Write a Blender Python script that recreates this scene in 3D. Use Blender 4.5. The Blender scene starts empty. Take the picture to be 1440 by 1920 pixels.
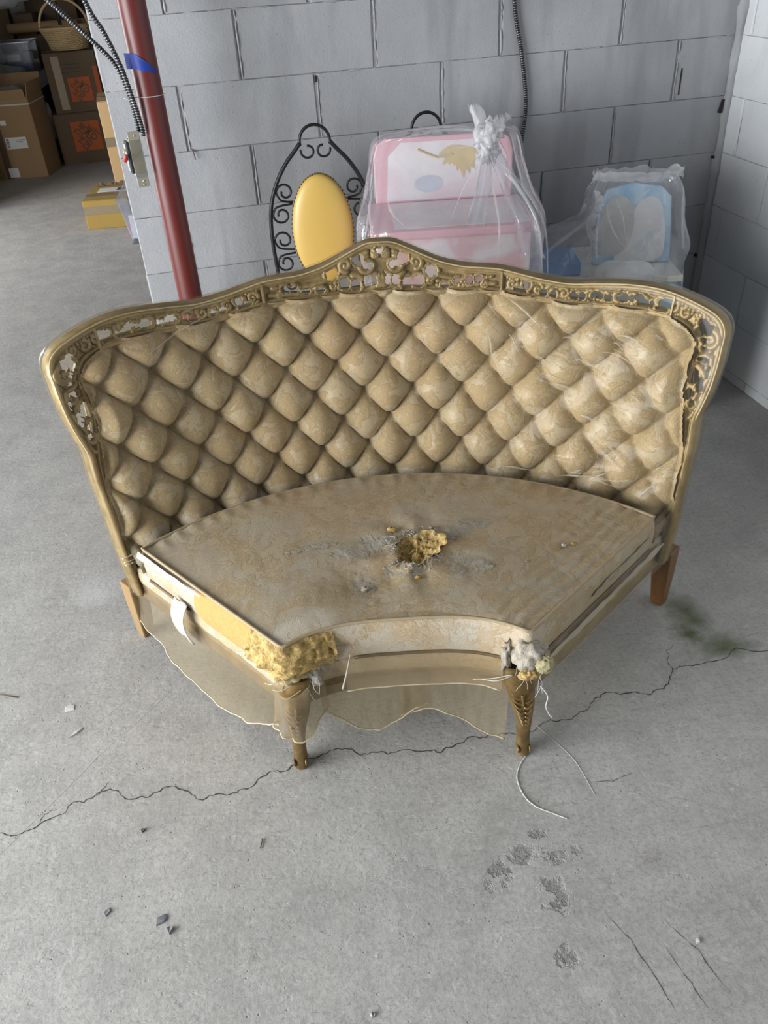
import bpy, math, random
import numpy as np
from mathutils import Vector, Matrix, Euler
random.seed(7); rng = np.random.RandomState(7)
S = bpy.context.scene
COL = S.collection
PI = math.pi
rad = math.radians

# ------------------------------------------------------------------ camera
cam_d = bpy.data.cameras.new('camera'); cam = bpy.data.objects.new('camera', cam_d); COL.objects.link(cam)
cam_d.sensor_fit = 'VERTICAL'; cam_d.sensor_height = 24.0; cam_d.sensor_width = 18.0
cam_d.lens = 1500.0 / 1920.0 * 24.0
cam_d.clip_start = 0.02; cam_d.clip_end = 100
def cam_axes(yaw, pitch, roll):
    f = Vector((math.sin(yaw)*math.cos(pitch), math.cos(yaw)*math.cos(pitch), -math.sin(pitch)))
    r = Vector((math.cos(yaw), -math.sin(yaw), 0)); u = r.cross(f)
    return math.cos(roll)*r + math.sin(roll)*u, -math.sin(roll)*r + math.cos(roll)*u, f
cr, cu, cf = cam_axes(0.191465, 0.618695, -0.066686)
cam.matrix_world = Matrix(((cr.x, cu.x, -cf.x, -0.455916), (cr.y, cu.y, -cf.y, -3.076616), (cr.z, cu.z, -cf.z, 1.613902), (0, 0, 0, 1)))
S.camera = cam

# ------------------------------------------------------------------ world, lights, exposure
W = bpy.data.worlds.new('overcast_sky'); S.world = W; W.use_nodes = True
W.node_tree.nodes['Background'].inputs[0].default_value = (0.86, 0.93, 1.0, 1)
W.node_tree.nodes['Background'].inputs[1].default_value = 0.12
def area_light(name, loc, rot, sx, sy, power, col):
    d = bpy.data.lights.new(name, 'AREA'); d.shape = 'RECTANGLE'; d.size = sx; d.size_y = sy
    d.energy = power; d.color = col
    o = bpy.data.objects.new(name, d); COL.objects.link(o); o.location = loc; o.rotation_euler = rot
    return o
# daylight entering through the wide open loading door in the left-hand wall
area_light('loading_door_daylight', (-3.88, -2.75, 1.17), (0, rad(-90), 0), 2.2, 3.5, 335, (0.945, 0.975, 1.0))
# and through the second door further along the same wall
area_light('side_door_daylight', (-3.88, 2.6, 1.17), (0, rad(-90), 0), 2.2, 2.0, 130, (0.97, 0.98, 1.0))
S.view_settings.view_transform = 'Standard'; S.view_settings.look = 'None'
S.view_settings.gamma = 1.0; S.view_settings.use_curve_mapping = False
S.view_settings.exposure = 0.27
S.cycles.max_bounces = 7; S.cycles.diffuse_bounces = 3; S.cycles.glossy_bounces = 3; S.cycles.transparent_max_bounces = 12; S.cycles.caustics_reflective = False; S.cycles.caustics_refractive = False

# ------------------------------------------------------------------ helpers: objects
def tag(o, label=None, cat=None, group=None, kind=None):
    if label: o['label'] = label
    if cat: o['category'] = cat
    if group: o['group'] = group
    if kind: o['kind'] = kind
    return o
def empty(name, loc=(0, 0, 0), rz=0.0, label=None, cat=None, group=None):
    o = bpy.data.objects.new(name, None); COL.objects.link(o); o.empty_display_size = 0.05
    o.location = loc; o.rotation_euler = (0, 0, rz)
    return tag(o, label, cat, group)
class MB:
    """collects verts / faces, then links ONE mesh object"""
    def __init__(s): s.v = []; s.f = []; s.m = []
    def add(s, v, f, mi=0):
        n = len(s.v); s.v.extend([tuple(p) for p in v]); s.f.extend([tuple(i + n for i in q) for q in f]); s.m.extend([mi] * len(f)); return s
    def box(s, c, h, rz=0, mi=0, top=None):
        """box centre c, half sizes h; top = scale of the upper face"""
        t = top or (1, 1); cz, sz = math.cos(rz), math.sin(rz); v = []
        for k in (-1, 1):
            for (a, b) in ((-1, -1), (1, -1), (1, 1), (-1, 1)):
                x = a*h[0]*(t[0] if k > 0 else 1); y = b*h[1]*(t[1] if k > 0 else 1)
                v.append((c[0] + x*cz - y*sz, c[1] + x*sz + y*cz, c[2] + k*h[2]))
        return s.add(v, [(3, 2, 1, 0), (4, 5, 6, 7), (0, 1, 5, 4), (1, 2, 6, 5), (2, 3, 7, 6), (3, 0, 4, 7)], mi)
    def tube(s, pts, r, n=8, cap=True, mi=0, closed=False, flat=None):
        P = [Vector(p) for p in pts]; m = len(P)
        R = r if hasattr(r, '__len__') else [r] * m
        v = []; nrm = None
        for i in range(m):
            a = P[i - 1] if (i > 0 or closed) else P[i]; b = P[(i + 1) % m] if (i < m - 1 or closed) else P[i]
            t = (b - a)
            if t.length < 1e-9: t = Vector((0, 0, 1))
            t.normalize()
            if nrm is None:
                nrm = Vector((0, 0, 1)) if abs(t.z) < 0.9 else Vector((1, 0, 0))
            nrm = (nrm - t * nrm.dot(t))
            if nrm.length < 1e-6: nrm = t.orthogonal()
            nrm.normalize(); bi = t.cross(nrm)
            for k in range(n):
                an = 2 * PI * k / n
                v.append(P[i] + (nrm * math.cos(an) + bi * math.sin(an)) * R[i])
        f = []
        for i in range(m if closed else m - 1):
            j = (i + 1) % m
            for k in range(n):
                f.append((i*n + k, i*n + (k + 1) % n, j*n + (k + 1) % n, j*n + k))
        if cap and not closed:
            f.append(tuple(range(n - 1, -1, -1))); f.append(tuple((m - 1)*n + k for k in range(n)))
        return s.add(v, f, mi)
    def grid(s, V, wrapu=False, wrapv=False, mi=0, mask=None):
        """V: array (nu, nv, 3)"""
        nu, nv = V.shape[:2]; f = []
        for i in range(nu if wrapu else nu - 1):
            for j in range(nv if wrapv else nv - 1):
                if mask is not None and not mask[i, j]: continue
                i2 = (i + 1) % nu; j2 = (j + 1) % nv
                f.append((i*nv + j, i2*nv + j, i2*nv + j2, i*nv + j2))
        return s.add(V.reshape(-1, 3).tolist(), f, mi)
    def lathe(s, prof, c=(0, 0, 0), n=20, mi=0):
        V = np.zeros((n, len(prof), 3))
        for k in range(n):
            a = 2*PI*k/n
            for j, (r, z) in enumerate(prof): V[k, j] = (c[0] + r*math.cos(a), c[1] + r*math.sin(a), c[2] + z)
        return s.grid(V, wrapu=True, mi=mi)
    def blob(s, c, r, n=12, seed=0, amp=0.25, freq=3.0, mi=0):
        V = np.zeros((n*2, n, 3))
        for i in range(n*2):
            for j in range(n):
                a = 2*PI*i/(n*2); b = PI*(j + .5)/n
                d = np.array((math.sin(b)*math.cos(a), math.sin(b)*math.sin(a), math.cos(b)))
                k = 1 + amp*(2*float(vnoise(d[0]*freq + seed*7.3, d[1]*freq, d[2]*freq)) - 1)
                V[i, j] = np.array(c) + d*k*np.array(r)
        s.grid(V, wrapu=True, mi=mi)
        return s
    def build(s, name, mats, parent=None, smooth=False, prune=False):
        v, f, m = s.v, s.f, s.m
        if prune:
            used = sorted({i for q in f for i in q}); mp = {k: i for i, k in enumerate(used)}
            v = [v[k] for k in used]; f = [tuple(mp[i] for i in q) for q in f]
        me = bpy.data.meshes.new(name); me.from_pydata([tuple(map(float, p)) for p in v], [], f)
        mats = mats if isinstance(mats, (list, tuple)) else [mats]
        for q in mats: me.materials.append(q)
        if len(mats) > 1: me.polygons.foreach_set('material_index', np.array(m, dtype=np.int32))
        if smooth: me.polygons.foreach_set('use_smooth', np.ones(len(me.polygons), dtype=bool))
        me.update()
        o = bpy.data.objects.new(name, me); COL.objects.link(o)
        if parent is not None: o.parent = parent
        return o
def bevel(o, w=0.003, seg=2, ang=40):
    b = o.modifiers.new('bevel', 'BEVEL'); b.width = w; b.segments = seg; b.limit_method = 'ANGLE'; b.angle_limit = rad(ang); return o
def subsurf(o, l=1):
    m = o.modifiers.new('sub', 'SUBSURF'); m.levels = l; m.render_levels = l; return o
def solidify(o, t, off=-1.0):
    m = o.modifiers.new('sol', 'SOLIDIFY'); m.thickness = t; m.offset = off; return o
def copy_obj(o, parent=None):
    c = o.copy(); COL.objects.link(c)
    if parent is not None: c.parent = parent
    return c
# ------------------------------------------------------------------ helpers: numeric noise
_perm = rng.permutation(4096).astype(np.int64); _val = rng.rand(4096)
def _h(i, j, k): return _val[_perm[(_perm[(_perm[i & 4095] + j) & 4095] + k) & 4095]]
def vnoise(x, y, z=0.0):
    x, y, z = np.broadcast_arrays(np.asarray(x, float), np.asarray(y, float), np.asarray(z, float))
    i, j, k = np.floor(x).astype(np.int64), np.floor(y).astype(np.int64), np.floor(z).astype(np.int64)
    fx, fy, fz = x - i, y - j, z - k
    sx, sy, sz = [t*t*(3 - 2*t) for t in (fx, fy, fz)]
    r = 0
    for a in (0, 1):
        for b in (0, 1):
            for c in (0, 1):
                r = r + _h(i + a, j + b, k + c) * (sx if a else 1 - sx) * (sy if b else 1 - sy) * (sz if c else 1 - sz)
    return r
def fbm(x, y, z=0.0, o=3):
    r = 0; a = 0.5; f = 1.0; t = 0
    for q in range(o):
        r = r + a*vnoise(np.asarray(x)*f + 17*q, np.asarray(y)*f + 5*q, np.asarray(z)*f); t += a; a *= .5; f *= 2.03
    return r/t
def sstep(a, b, x): t = np.clip((x - a)/(b - a), 0, 1); return t*t*(3 - 2*t)
def in_poly(X, Y, P):
    inside = np.zeros(X.shape, bool); n = len(P); j = n - 1
    for i in range(n):
        xi, yi = P[i]; xj, yj = P[j]
        if yi != yj:
            c = ((yi > Y) != (yj > Y)) & (X < (xj - xi)*(Y - yi)/(yj - yi) + xi); inside ^= c
        j = i
    return inside
def poly_dist(X, Y, P, closed=True):
    D = np.full(X.shape, 1e9); n = len(P)
    for i in range(n if closed else n - 1):
        ax, ay = P[i]; bx, by = P[(i + 1) % n]; dx, dy = bx - ax, by - ay; L = dx*dx + dy*dy + 1e-12
        t = np.clip(((X - ax)*dx + (Y - ay)*dy)/L, 0, 1)
        D = np.minimum(D, np.hypot(X - ax - t*dx, Y - ay - t*dy))
    return D
def catmull(P, n=8, closed=False):
    P = [np.array(p, float) for p in P]; m = len(P); out = []
    for i in range(m if closed else m - 1):
        if closed: a, b, c, d = P[i - 1], P[i], P[(i + 1) % m], P[(i + 2) % m]
        else: a, b, c, d = P[max(i - 1, 0)], P[i], P[i + 1], P[min(i + 2, m - 1)]
        for k in range(n):
            t = k/n
            out.append(.5*((2*b) + (c - a)*t + (2*a - 5*b + 4*c - d)*t*t + (3*b - a - 3*c + d)*t**3))
    if not closed: out.append(P[-1])
    return out
# ------------------------------------------------------------------ helpers: materials
class NT:
    def __init__(s, name):
        s.m = bpy.data.materials.new(name); s.m.use_nodes = True; s.t = s.m.node_tree
        s.b = s.t.nodes['Principled BSDF']; s.o = s.t.nodes['Material Output']
        s.co = s.n('ShaderNodeTexCoord').outputs['Object']
    def n(s, ty, **kw):
        q = s.t.nodes.new(ty)
        for k, v in kw.items(): setattr(q, k, v)
        return q
    def link(s, a, b): s.t.links.new(a, b)
    def set(s, q, d):
        for k, v in d.items():
            i = q.inputs[k]
            if hasattr(v, 'is_linked') or isinstance(v, bpy.types.NodeSocket): s.link(v, i)
            elif isinstance(v, tuple) and len(v) == 3 and i.type == 'RGBA': i.default_value = (*v, 1)
            else: i.default_value = v
        return q
    def mapping(s, sc=(1, 1, 1), loc=(0, 0, 0), rot=(0, 0, 0), co=None):
        q = s.n('ShaderNodeMapping'); s.set(q, {'Vector': co or s.co, 'Scale': sc, 'Location': loc, 'Rotation': rot}); return q.outputs[0]
    def noise(s, scale, detail=4, rough=.55, dist=0.0, co=None):
        q = s.n('ShaderNodeTexNoise'); s.set(q, {'Vector': co or s.co, 'Scale': scale, 'Detail': detail, 'Roughness': rough, 'Distortion': dist}); return q.outputs['Fac']
    def voro(s, scale, co=None, feature='F1', rand=1.0):
        q = s.n('ShaderNodeTexVoronoi', feature=feature); s.set(q, {'Vector': co or s.co, 'Scale': scale, 'Randomness': rand}); return q.outputs['Distance']
    def wave(s, scale, dist=0, co=None, axis='X', prof='SIN', dscale=1.0):
        q = s.n('ShaderNodeTexWave', bands_direction=axis, wave_profile=prof); s.set(q, {'Vector': co or s.co, 'Scale': scale, 'Distortion': dist, 'Detail Scale': dscale}); return q.outputs['Fac']
    def ramp(s, fac, stops):
        q = s.n('ShaderNodeValToRGB'); s.link(fac, q.inputs[0]); e = q.color_ramp.elements
        while len(e) < len(stops): e.new(.5)
        for k, (p, c) in enumerate(stops):
            e[k].position = p; e[k].color = (c, c, c, 1) if not hasattr(c, '__len__') else (*c, 1)
        return q.outputs[0]
    def mix(s, fac, a, b, mode='MIX'):
        q = s.n('ShaderNodeMix', data_type='RGBA', blend_type=mode)
        for k, v in ((0, fac), (6, a), (7, b)):
            if isinstance(v, bpy.types.NodeSocket): s.link(v, q.inputs[k])
            elif hasattr(v, '__len__'): q.inputs[k].default_value = (*v, 1)
            else: q.inputs[k].default_value = v
        return q.outputs[2]
    def math(s, op, a, b=0.0, clamp=False):
        q = s.n('ShaderNodeMath', operation=op, use_clamp=clamp)
        for k, v in ((0, a), (1, b)):
            if isinstance(v, bpy.types.NodeSocket): s.link(v, q.inputs[k])
            else: q.inputs[k].default_value = v
        return q.outputs[0]
    def spot(s, c, r, soft=1.0, sc=(1, 1, 1), wob=0.0, wsc=8.0):
        """1 inside an irregular patch around c, 0 outside"""
        v = s.n('ShaderNodeVectorMath', operation='SUBTRACT'); s.link(s.co, v.inputs[0]); v.inputs[1].default_value = c
        w = s.n('ShaderNodeVectorMath', operation='MULTIPLY'); s.link(v.outputs[0], w.inputs[0]); w.inputs[1].default_value = sc
        l = s.n('ShaderNodeVectorMath', operation='LENGTH'); s.link(w.outputs[0], l.inputs[0])
        d = l.outputs['Value']
        if wob: d = s.math('ADD', d, s.math('MULTIPLY', s.math('SUBTRACT', s.noise(wsc, 5), .5), wob))
        return s.math('SUBTRACT', 1.0, s.math('DIVIDE', s.math('SUBTRACT', d, r*(1 - soft)), r*soft + 1e-4, True), clamp=True)
    def bump(s, h, strength=.3, dist=.002, normal=None):
        q = s.n('ShaderNodeBump'); s.set(q, {'Height': h, 'Strength': strength, 'Distance': dist})
        if normal is not None: s.link(normal, q.inputs['Normal'])
        return q.outputs[0]
    def out(s, color=None, rough=None, normal=None, **kw):
        d = dict(kw)
        if color is not None: d['Base Color'] = color
        if rough is not None: d['Roughness'] = rough
        if normal is not None: d['Normal'] = normal
        s.set(s.b, d); return s.m
def simple(name, col, rough=.6, metal=0.0, var=.12, scale=30, bump=.15, dist=.001, **kw):
    t = NT(name); n = t.noise(scale, 4)
    lo = tuple(c*(1 - var) for c in col); hi = tuple(min(1, c*(1 + var)) for c in col)
    return t.out(t.mix(n, lo, hi), rough, t.bump(t.noise(scale*3, 3), bump, dist), Metallic=metal, **kw)
def film(name, tint, haze, hazecol, rough=.09, bumpsc=14, bstr=.35, ior=1.45, hsc=5.0, hv=.5):
    """clear plastic sheet: see-through, a Fresnel gloss and a little milky haze"""
    t = NT(name); nt = t.t; nt.nodes.remove(t.b)
    tr = t.n('ShaderNodeBsdfTransparent'); tr.inputs[0].default_value = (*tint, 1)
    gl = t.n('ShaderNodeBsdfGlossy'); gl.inputs['Roughness'].default_value = rough; gl.inputs[0].default_value = (1, 1, 1, 1)
    df = t.n('ShaderNodeBsdfDiffuse'); df.inputs[0].default_value = (*hazecol, 1)
    tl = t.n('ShaderNodeBsdfTranslucent'); tl.inputs[0].default_value = (*hazecol, 1)
    bp = t.bump(t.noise(bumpsc, 3, .5, .6), bstr, .012)
    t.link(bp, gl.inputs['Normal'])
    fr = t.n('ShaderNodeFresnel'); t.link(bp, fr.inputs['Normal'])
    bf = t.n('ShaderNodeNewGeometry').outputs['Backfacing']      # a thin sheet reflects alike from both sides
    t.link(t.math('ADD', ior, t.math('MULTIPLY', bf, 1.0/ior - ior)), fr.inputs[0])
    m0 = t.n('ShaderNodeMixShader'); m0.inputs[0].default_value = .45; t.link(df.outputs[0], m0.inputs[1]); t.link(tl.outputs[0], m0.inputs[2])
    m1 = t.n('ShaderNodeMixShader'); hz = t.noise(hsc, 4)
    t.link(t.math('MULTIPLY', t.ramp(hz, [(.3, 1 - hv), (.7, 1 + 0*hv)]), haze), m1.inputs[0]); t.link(tr.outputs[0], m1.inputs[1]); t.link(m0.outputs[0], m1.inputs[2])
    m2 = t.n('ShaderNodeMixShader'); t.link(fr.outputs[0], m2.inputs[0]); t.link(m1.outputs[0], m2.inputs[1]); t.link(gl.outputs[0], m2.inputs[2])
    t.link(m2.outputs[0], t.o.inputs[0])
    return t.m
M = {}
# ------------------------------------------------------------------ materials
def mk_concrete():
    t = NT('concrete_floor')
    big = t.noise(.9, 5, .6); mid = t.noise(7, 6, .65, .3); fine = t.noise(90, 5, .7); tiny = t.noise(420, 2, .6)
    c = t.mix(t.ramp(big, [(.3, 0), (.7, 1)]), (.40, .39, .365), (.475, .463, .437))
    c = t.mix(t.ramp(mid, [(.38, 0), (.62, 1)]), t.mix(.42, c, (.27, .262, .25)), c)
    c = t.mix(t.math('MULTIPLY', t.ramp(fine, [(.48, 0), (.66, 1)]), .6), c, (.26, .255, .245))
    # trowel marks and scuffs
    sc = t.noise(5, 4, .6, 1.4, t.mapping((1, 5, 1), rot=(0, 0, .7)))
    c = t.mix(t.math('MULTIPLY', t.ramp(sc, [(.56, 0), (.6, 1), (.64, 0)]), .30), c, (.24, .235, .225))
    sc2 = t.noise(3, 4, .6, 2.0, t.mapping((6, 1, 1), rot=(0, 0, .5)))
    c = t.mix(t.math('MULTIPLY', t.ramp(sc2, [(.6, 0), (.63, 1), (.66, 0)]), .25), c, (.55, .545, .53))
    # aggregate pits
    vd = t.voro(46); pit = t.ramp(vd, [(.05, 1), (.11, 0)])
    pm = t.ramp(t.noise(9, 3), [(.44, 0), (.58, 1)])
    pit = t.math('MULTIPLY', pit, pm); c = t.mix(t.math('MULTIPLY', pit, .75), c, (.14, .135, .13))
    sp3 = t.ramp(t.noise(210, 2, .5), [(.60, 0), (.68, 1)]); c = t.mix(t.math('MULTIPLY', sp3, .45), c, (.20, .195, .185))
    lt = t.ramp(t.noise(48, 4, .65), [(.55, 0), (.70, 1)]); c = t.mix(t.math('MULTIPLY', lt, .35), c, (.58, .57, .545))
    # white paint drips, pale repair patch, rust spot and green algae stain
    wp = t.ramp(t.voro(22), [(.07, 1), (.12, 0)]); wp = t.math('MULTIPLY', wp, t.math('MAXIMUM', t.spot((.32, -2.01, 0), .09, .5), t.spot((.62, -1.95, 0), .05, .5)))
    c = t.mix(wp, c, (.6, .6, .58))
    c = t.mix(t.math('MULTIPLY', t.spot((-.99, -1.01, 0), .09, .9, (1, 1, 0), .09, 14), .5), c, (.62, .63, .62))
    c = t.mix(t.math('MULTIPLY', t.spot((-.83, -.82, 0), .02, .6, (1, 1, 0), .02, 60), .6), c, (.2, .1, .07))
    g = t.math('MAXIMUM', t.spot((.695, -1.60, 0), .085, .9, (1.2, .7, 0), .09, 16), t.math('MAXIMUM', t.spot((.72, -1.745, 0), .085, .9, (.8, 1.3, 0), .10, 16), t.spot((.66, -1.68, 0), .06, .9, (1, .8, 0), .1, 18)))
    c = t.mix(t.math('MULTIPLY', g, .9), c, (.060, .078, .016))
    d = t.spot((.234, -2.258, 0), .06, 1, (1, 1.6, 0), .08, 20); c = t.mix(t.math('MULTIPLY', d, .35), c, (.17, .14, .125))
    # spalled patches where the top layer has broken away
    sp = None
    for (x, y, r, s) in ((-.099, -2.215, .030, (1, 1.1, 0)), (-.03, -2.18, .036, (1, 1.2, 0)), (.004, -2.279, .040, (1.2, .9, 0)), (.044, -2.194, .034, (.8, 1.5, 0)), (-.075, -2.19, .02, (1, 1, 0)), (-.02, -2.4, .022, (1, 1, 0)), (.02, -2.14, .018, (.7, 1.4, 0))):
        q = t.spot((x, y, 0), r, .5, s, .075, 38); sp = q if sp is None else t.math('MAXIMUM', sp, q)
    sp = t.math('MULTIPLY', sp, t.ramp(t.noise(30, 4, .6, .8), [(.44, 0), (.52, 1)]))
    c = t.mix(t.math('MULTIPLY', sp, .45), c, (.22, .212, .20))
    h = t.math('ADD', t.math('MULTIPLY', fine, .35), t.math('MULTIPLY', mid, .6))
    h = t.math('SUBTRACT', h, t.math('MULTIPLY', pit, .7)); nb = t.bump(h, .45, .005); nb = t.bump(t.noise(30, 5, .65, .15), .28, .005, nb); dent = t.ramp(t.noise(16, 3, .6, .4, t.mapping((1, 3, 1), rot=(0, 0, .9))), [(.58, 0), (.64, 1)]); nb = t.bump(dent, .3, -.0018, nb)
    nb = t.bump(t.math('ADD', t.math('MULTIPLY', sp, -1.0), t.math('MULTIPLY', t.math('MULTIPLY', sp, t.noise(110, 4, .7)), 1.2)), 1.0, .010, nb)
    nb = t.bump(tiny, .15, .0006, nb)
    return t.out(c, t.math('ADD', .55, t.math('MULTIPLY', mid, .3)), nb)
M['floor'] = mk_concrete()
def mk_block(name, a, b, stain):
    t = NT(name); g = t.n('ShaderNodeNewGeometry').outputs['Position']
    n1 = t.noise(2.3, 5, .6, .4, g); n2 = t.noise(26, 4, .6, 0, g)
    c = t.mix(t.ramp(n1, [(.35, 0), (.65, 1)]), a, b)
    rnd = t.n('ShaderNodeObjectInfo').outputs['Random']; c = t.mix(t.math('MULTIPLY', rnd, .30), c, tuple(x*.72 for x in a))
    st = t.noise(7, 3, .6, .2, t.mapping((1, 1, .18), co=g))
    c = t.mix(t.math('MULTIPLY', t.ramp(st, [(.5, 0), (.75, 1)]), stain), c, tuple(x*.72 for x in a))
    # thin coat: patches where roller missed
    pt = t.ramp(t.noise(3.4, 2, .4, .9, g), [(.56, 0), (.585, 1)])
    c = t.mix(t.math('MULTIPLY', pt, .22), c, tuple(x*.80 for x in b))
    pv = t.voro(55, g); pit = t.math('MULTIPLY', t.ramp(pv, [(.06, 1), (.14, 0)]), t.ramp(t.noise(8, 2, .5, 0, g), [(.52, 0), (.6, 1)]))
    c = t.mix(t.math('MULTIPLY', pit, .5), c, (.2, .2, .2))
    h = t.math('SUBTRACT', t.math('ADD', t.math('MULTIPLY', n2, .7), t.noise(140, 4, .6, 0, g)), t.math('MULTIPLY', pit, 1.2))
    return t.out(c, .62, t.bump(t.noise(11, 4, .6, .5, g), .25, .006, t.bump(h, .40, .003)))
M['block'] = mk_block('painted_block_grey', (.315, .325, .342), (.395, .405, .422), .9)
M['mortar'] = mk_block('painted_mortar_grey', (.32, .328, .342), (.40, .408, .422), .8)
M['block_w'] = mk_block('painted_block_white', (.66, .68, .70), (.74, .76, .78), .3)
M['mortar_w'] = mk_block('painted_mortar_white', (.60, .62, .64), (.68, .70, .72), .5)
M['plaster'] = mk_block('plain_grey_plaster', (.40, .40, .39), (.46, .46, .45), .5)
M['ceil'] = simple('dark_timber_ceiling', (.11, .105, .098), .8)
M['dark_gap'] = simple('dark_hole_in_mortar', (.02, .018, .016), .9)

def mk_brocade(name, k=1.0, worn=0.0):
    """cream satin ground with matt gold-tan damask motifs and curling vine lines"""
    t = NT(name)
    w = t.n('ShaderNodeTexNoise'); t.set(w, {'Vector': t.co, 'Scale': 9.0, 'Detail': 2.0})
    a = t.n('ShaderNodeVectorMath', operation='SCALE'); t.link(w.outputs['Color'], a.inputs[0]); a.inputs['Scale'].default_value = .10
    v = t.n('ShaderNodeVectorMath', operation='ADD'); t.link(t.co, v.inputs[0]); t.link(a.outputs[0], v.inputs[1]); cv = v.outputs[0]
    big = t.noise(17, 5, .55, .8, cv); leaf = t.ramp(big, [(.475, 0), (.50, 1)])
    vine = t.noise(42, 2, .5, 2.4, cv); line = t.ramp(vine, [(.455, 0), (.48, 1), (.52, 1), (.545, 0)])
    vin2 = t.noise(20, 2, .5, 2.2, cv); lin2 = t.ramp(vin2, [(.485, 0), (.497, 1), (.505, 1), (.517, 0)])
    weave = t.noise(260, 3, .7)
    satin = t.mix(t.noise(4, 3), tuple(x*k for x in (.50, .415, .29)), tuple(x*k for x in (.60, .515, .385)))
    gold = t.mix(weave, tuple(x*k for x in (.31, .205, .09)), tuple(x*k for x in (.47, .335, .17)))
    c = t.mix(t.math('MULTIPLY', leaf, .62), satin, gold)
    c = t.mix(t.math('MULTIPLY', line, t.math('MULTIPLY', leaf, .8)), c, tuple(x*k for x in (.58, .47, .29)))
    c = t.mix(t.math('MULTIPLY', lin2, t.math('SUBTRACT', .6, t.math('MULTIPLY', leaf, .5))), c, tuple(x*k for x in (.34, .24, .12)))
    ed = t.ramp(big, [(.468, 0), (.482, 1), (.49, 1), (.505, 0)]); c = t.mix(t.math('MULTIPLY', ed, .45), c, tuple(x*k for x in (.27, .185, .09)))
    curl = t.ramp(t.noise(70, 1, .5, 2.6, cv), [(.47, 0), (.49, 1), (.51, 1), (.53, 0)]); c = t.mix(t.math('MULTIPLY', curl, t.math('MULTIPLY', leaf, .5)), c, tuple(x*k for x in (.62, .51, .32)))
    c = t.mix(t.math('MULTIPLY', t.ramp(t.noise(2.2, 3), [(.5, 0), (.75, 1)]), .30), c, tuple(x*k for x in (.52, .33, .20)))
    if worn:
        wr = t.ramp(t.noise(6, 4, .6, .5), [(.48, 0), (.6, 1)]); c = t.mix(t.math('MULTIPLY', wr, worn), c, (.46, .43, .37))
    h = t.math('ADD', t.math('MULTIPLY', leaf, .5), t.math('ADD', t.math('MULTIPLY', line, .5), t.math('MULTIPLY', weave, .35)))
    r = t.math('ADD', .38, t.math('MULTIPLY', leaf, .25))
    return t.out(c, r, t.bump(h, .45, .0016), **{'Sheen Weight': .15, 'Specular IOR Level': .4})
M['brocade'] = mk_brocade('gold_brocade', .84)
M['brocade_seat'] = mk_brocade('gold_brocade_worn', .90, .55)
def mk_gilt(name, a, b, c3, metal=.25, rough=.42):
    t = NT(name); n1 = t.noise(22, 5, .6); n2 = t.noise(85, 4, .7)
    c = t.mix(t.ramp(n1, [(.35, 0), (.65, 1)]), a, b); c = t.mix(t.math('MULTIPLY', t.ramp(n2, [(.55, 0), (.7, 1)]), .5), c, c3)
    return t.out(c, t.math('ADD', rough - .1, t.math('MULTIPLY', n1, .25)), t.bump(n2, .2, .001), Metallic=metal)
M['gilt'] = mk_gilt('antique_gilt_wood', (.215, .155, .070), (.345, .265, .140), (.105, .068, .026))
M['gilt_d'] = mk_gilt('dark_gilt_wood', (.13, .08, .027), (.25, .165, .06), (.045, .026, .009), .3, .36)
def mk_wood(name, a, b):
    t = NT(name); n = t.noise(20, 5, .6, .4, t.mapping((4, 4, .6)))
    return t.out(t.mix(n, a, b), .45, t.bump(n, .15, .001))
M['legwood'] = mk_wood('brown_leg_wood', (.13, .055, .016), (.25, .125, .045))
M['legtan'] = mk_wood('tan_leg_wood', (.25, .15, .06), (.38, .25, .12))
def mk_foam(name, a, b, dark, dk=.7, lo=.46):
    t = NT(name); n = t.noise(38, 6, .72); f = t.noise(140, 4, .7)
    c = t.mix(n, a, b); c = t.mix(t.math('MULTIPLY', t.ramp(t.noise(55, 5, .7, .4), [(lo, 0), (lo + .14, 1)]), dk), c, dark)
    return t.out(c, .92, t.bump(t.math('ADD', n, t.math('MULTIPLY', f, .6)), .9, .006))
M['foam'] = mk_foam('crumbling_yellow_foam', (.52, .34, .11), (.68, .49, .21), (.18, .12, .035))
M['foam_s'] = mk_foam('smooth_tan_foam', (.53, .29, .09), (.60, .35, .125), (.55, .36, .14), .35, .58)
M['foam_g'] = mk_foam('pale_greenish_foam', (.42, .37, .20), (.56, .50, .30), (.24, .21, .11), .5)
M['batting'] = mk_foam('white_cotton_batting', (.38, .345, .285), (.54, .50, .43), (.27, .225, .16), .7, .46)
M['batting_g'] = mk_foam('grey_cotton_batting', (.38, .35, .30), (.54, .51, .45), (.28, .25, .20), .5, .5)
M['muslin'] = simple('white_muslin', (.47, .44, .39), .85, var=.1, scale=25, bump=.3)
M['piping'] = simple('tan_piping', (.36, .28, .17), .5, var=.25, scale=60)
M['piping_d'] = simple('dark_piping', (.15, .105, .06), .45, var=.3, scale=60)
M['vinyl'] = film('yellowed_clear_vinyl', (.97, .94, .87), .07, (.66, .56, .40), .13, 5, .10, 1.20)
M['crease'] = film('creased_vinyl', (.97, .95, .90), .45, (.85, .80, .70), .06, 5, .05, 1.45, 5, .2)  # whitish film colour stands in for streaks of reflected light
M['vinyl_skirt'] = film('yellowed_vinyl_skirt', (.86, .79, .63), .38, (.60, .51, .36), .16, 6, .15, 1.35, 5.0, .35)
M['vinyl_seat'] = film('clear_vinyl_on_seat', (.97, .95, .91), .08, (.66, .60, .50), .16, 14, .25, 1.42)
M['vinyl_edge'] = simple('vinyl_welt', (.52, .44, .29), .25, var=.15, scale=40)
M['vinyl_pale'] = simple('pale_vinyl_strip', (.46, .43, .37), .22, var=.08, scale=20)
M['bag'] = film('clear_plastic_bag', (.96, .96, .97), .30, (.88, .89, .94), .07, 22, .6, 1.5, 6, .7)
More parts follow.
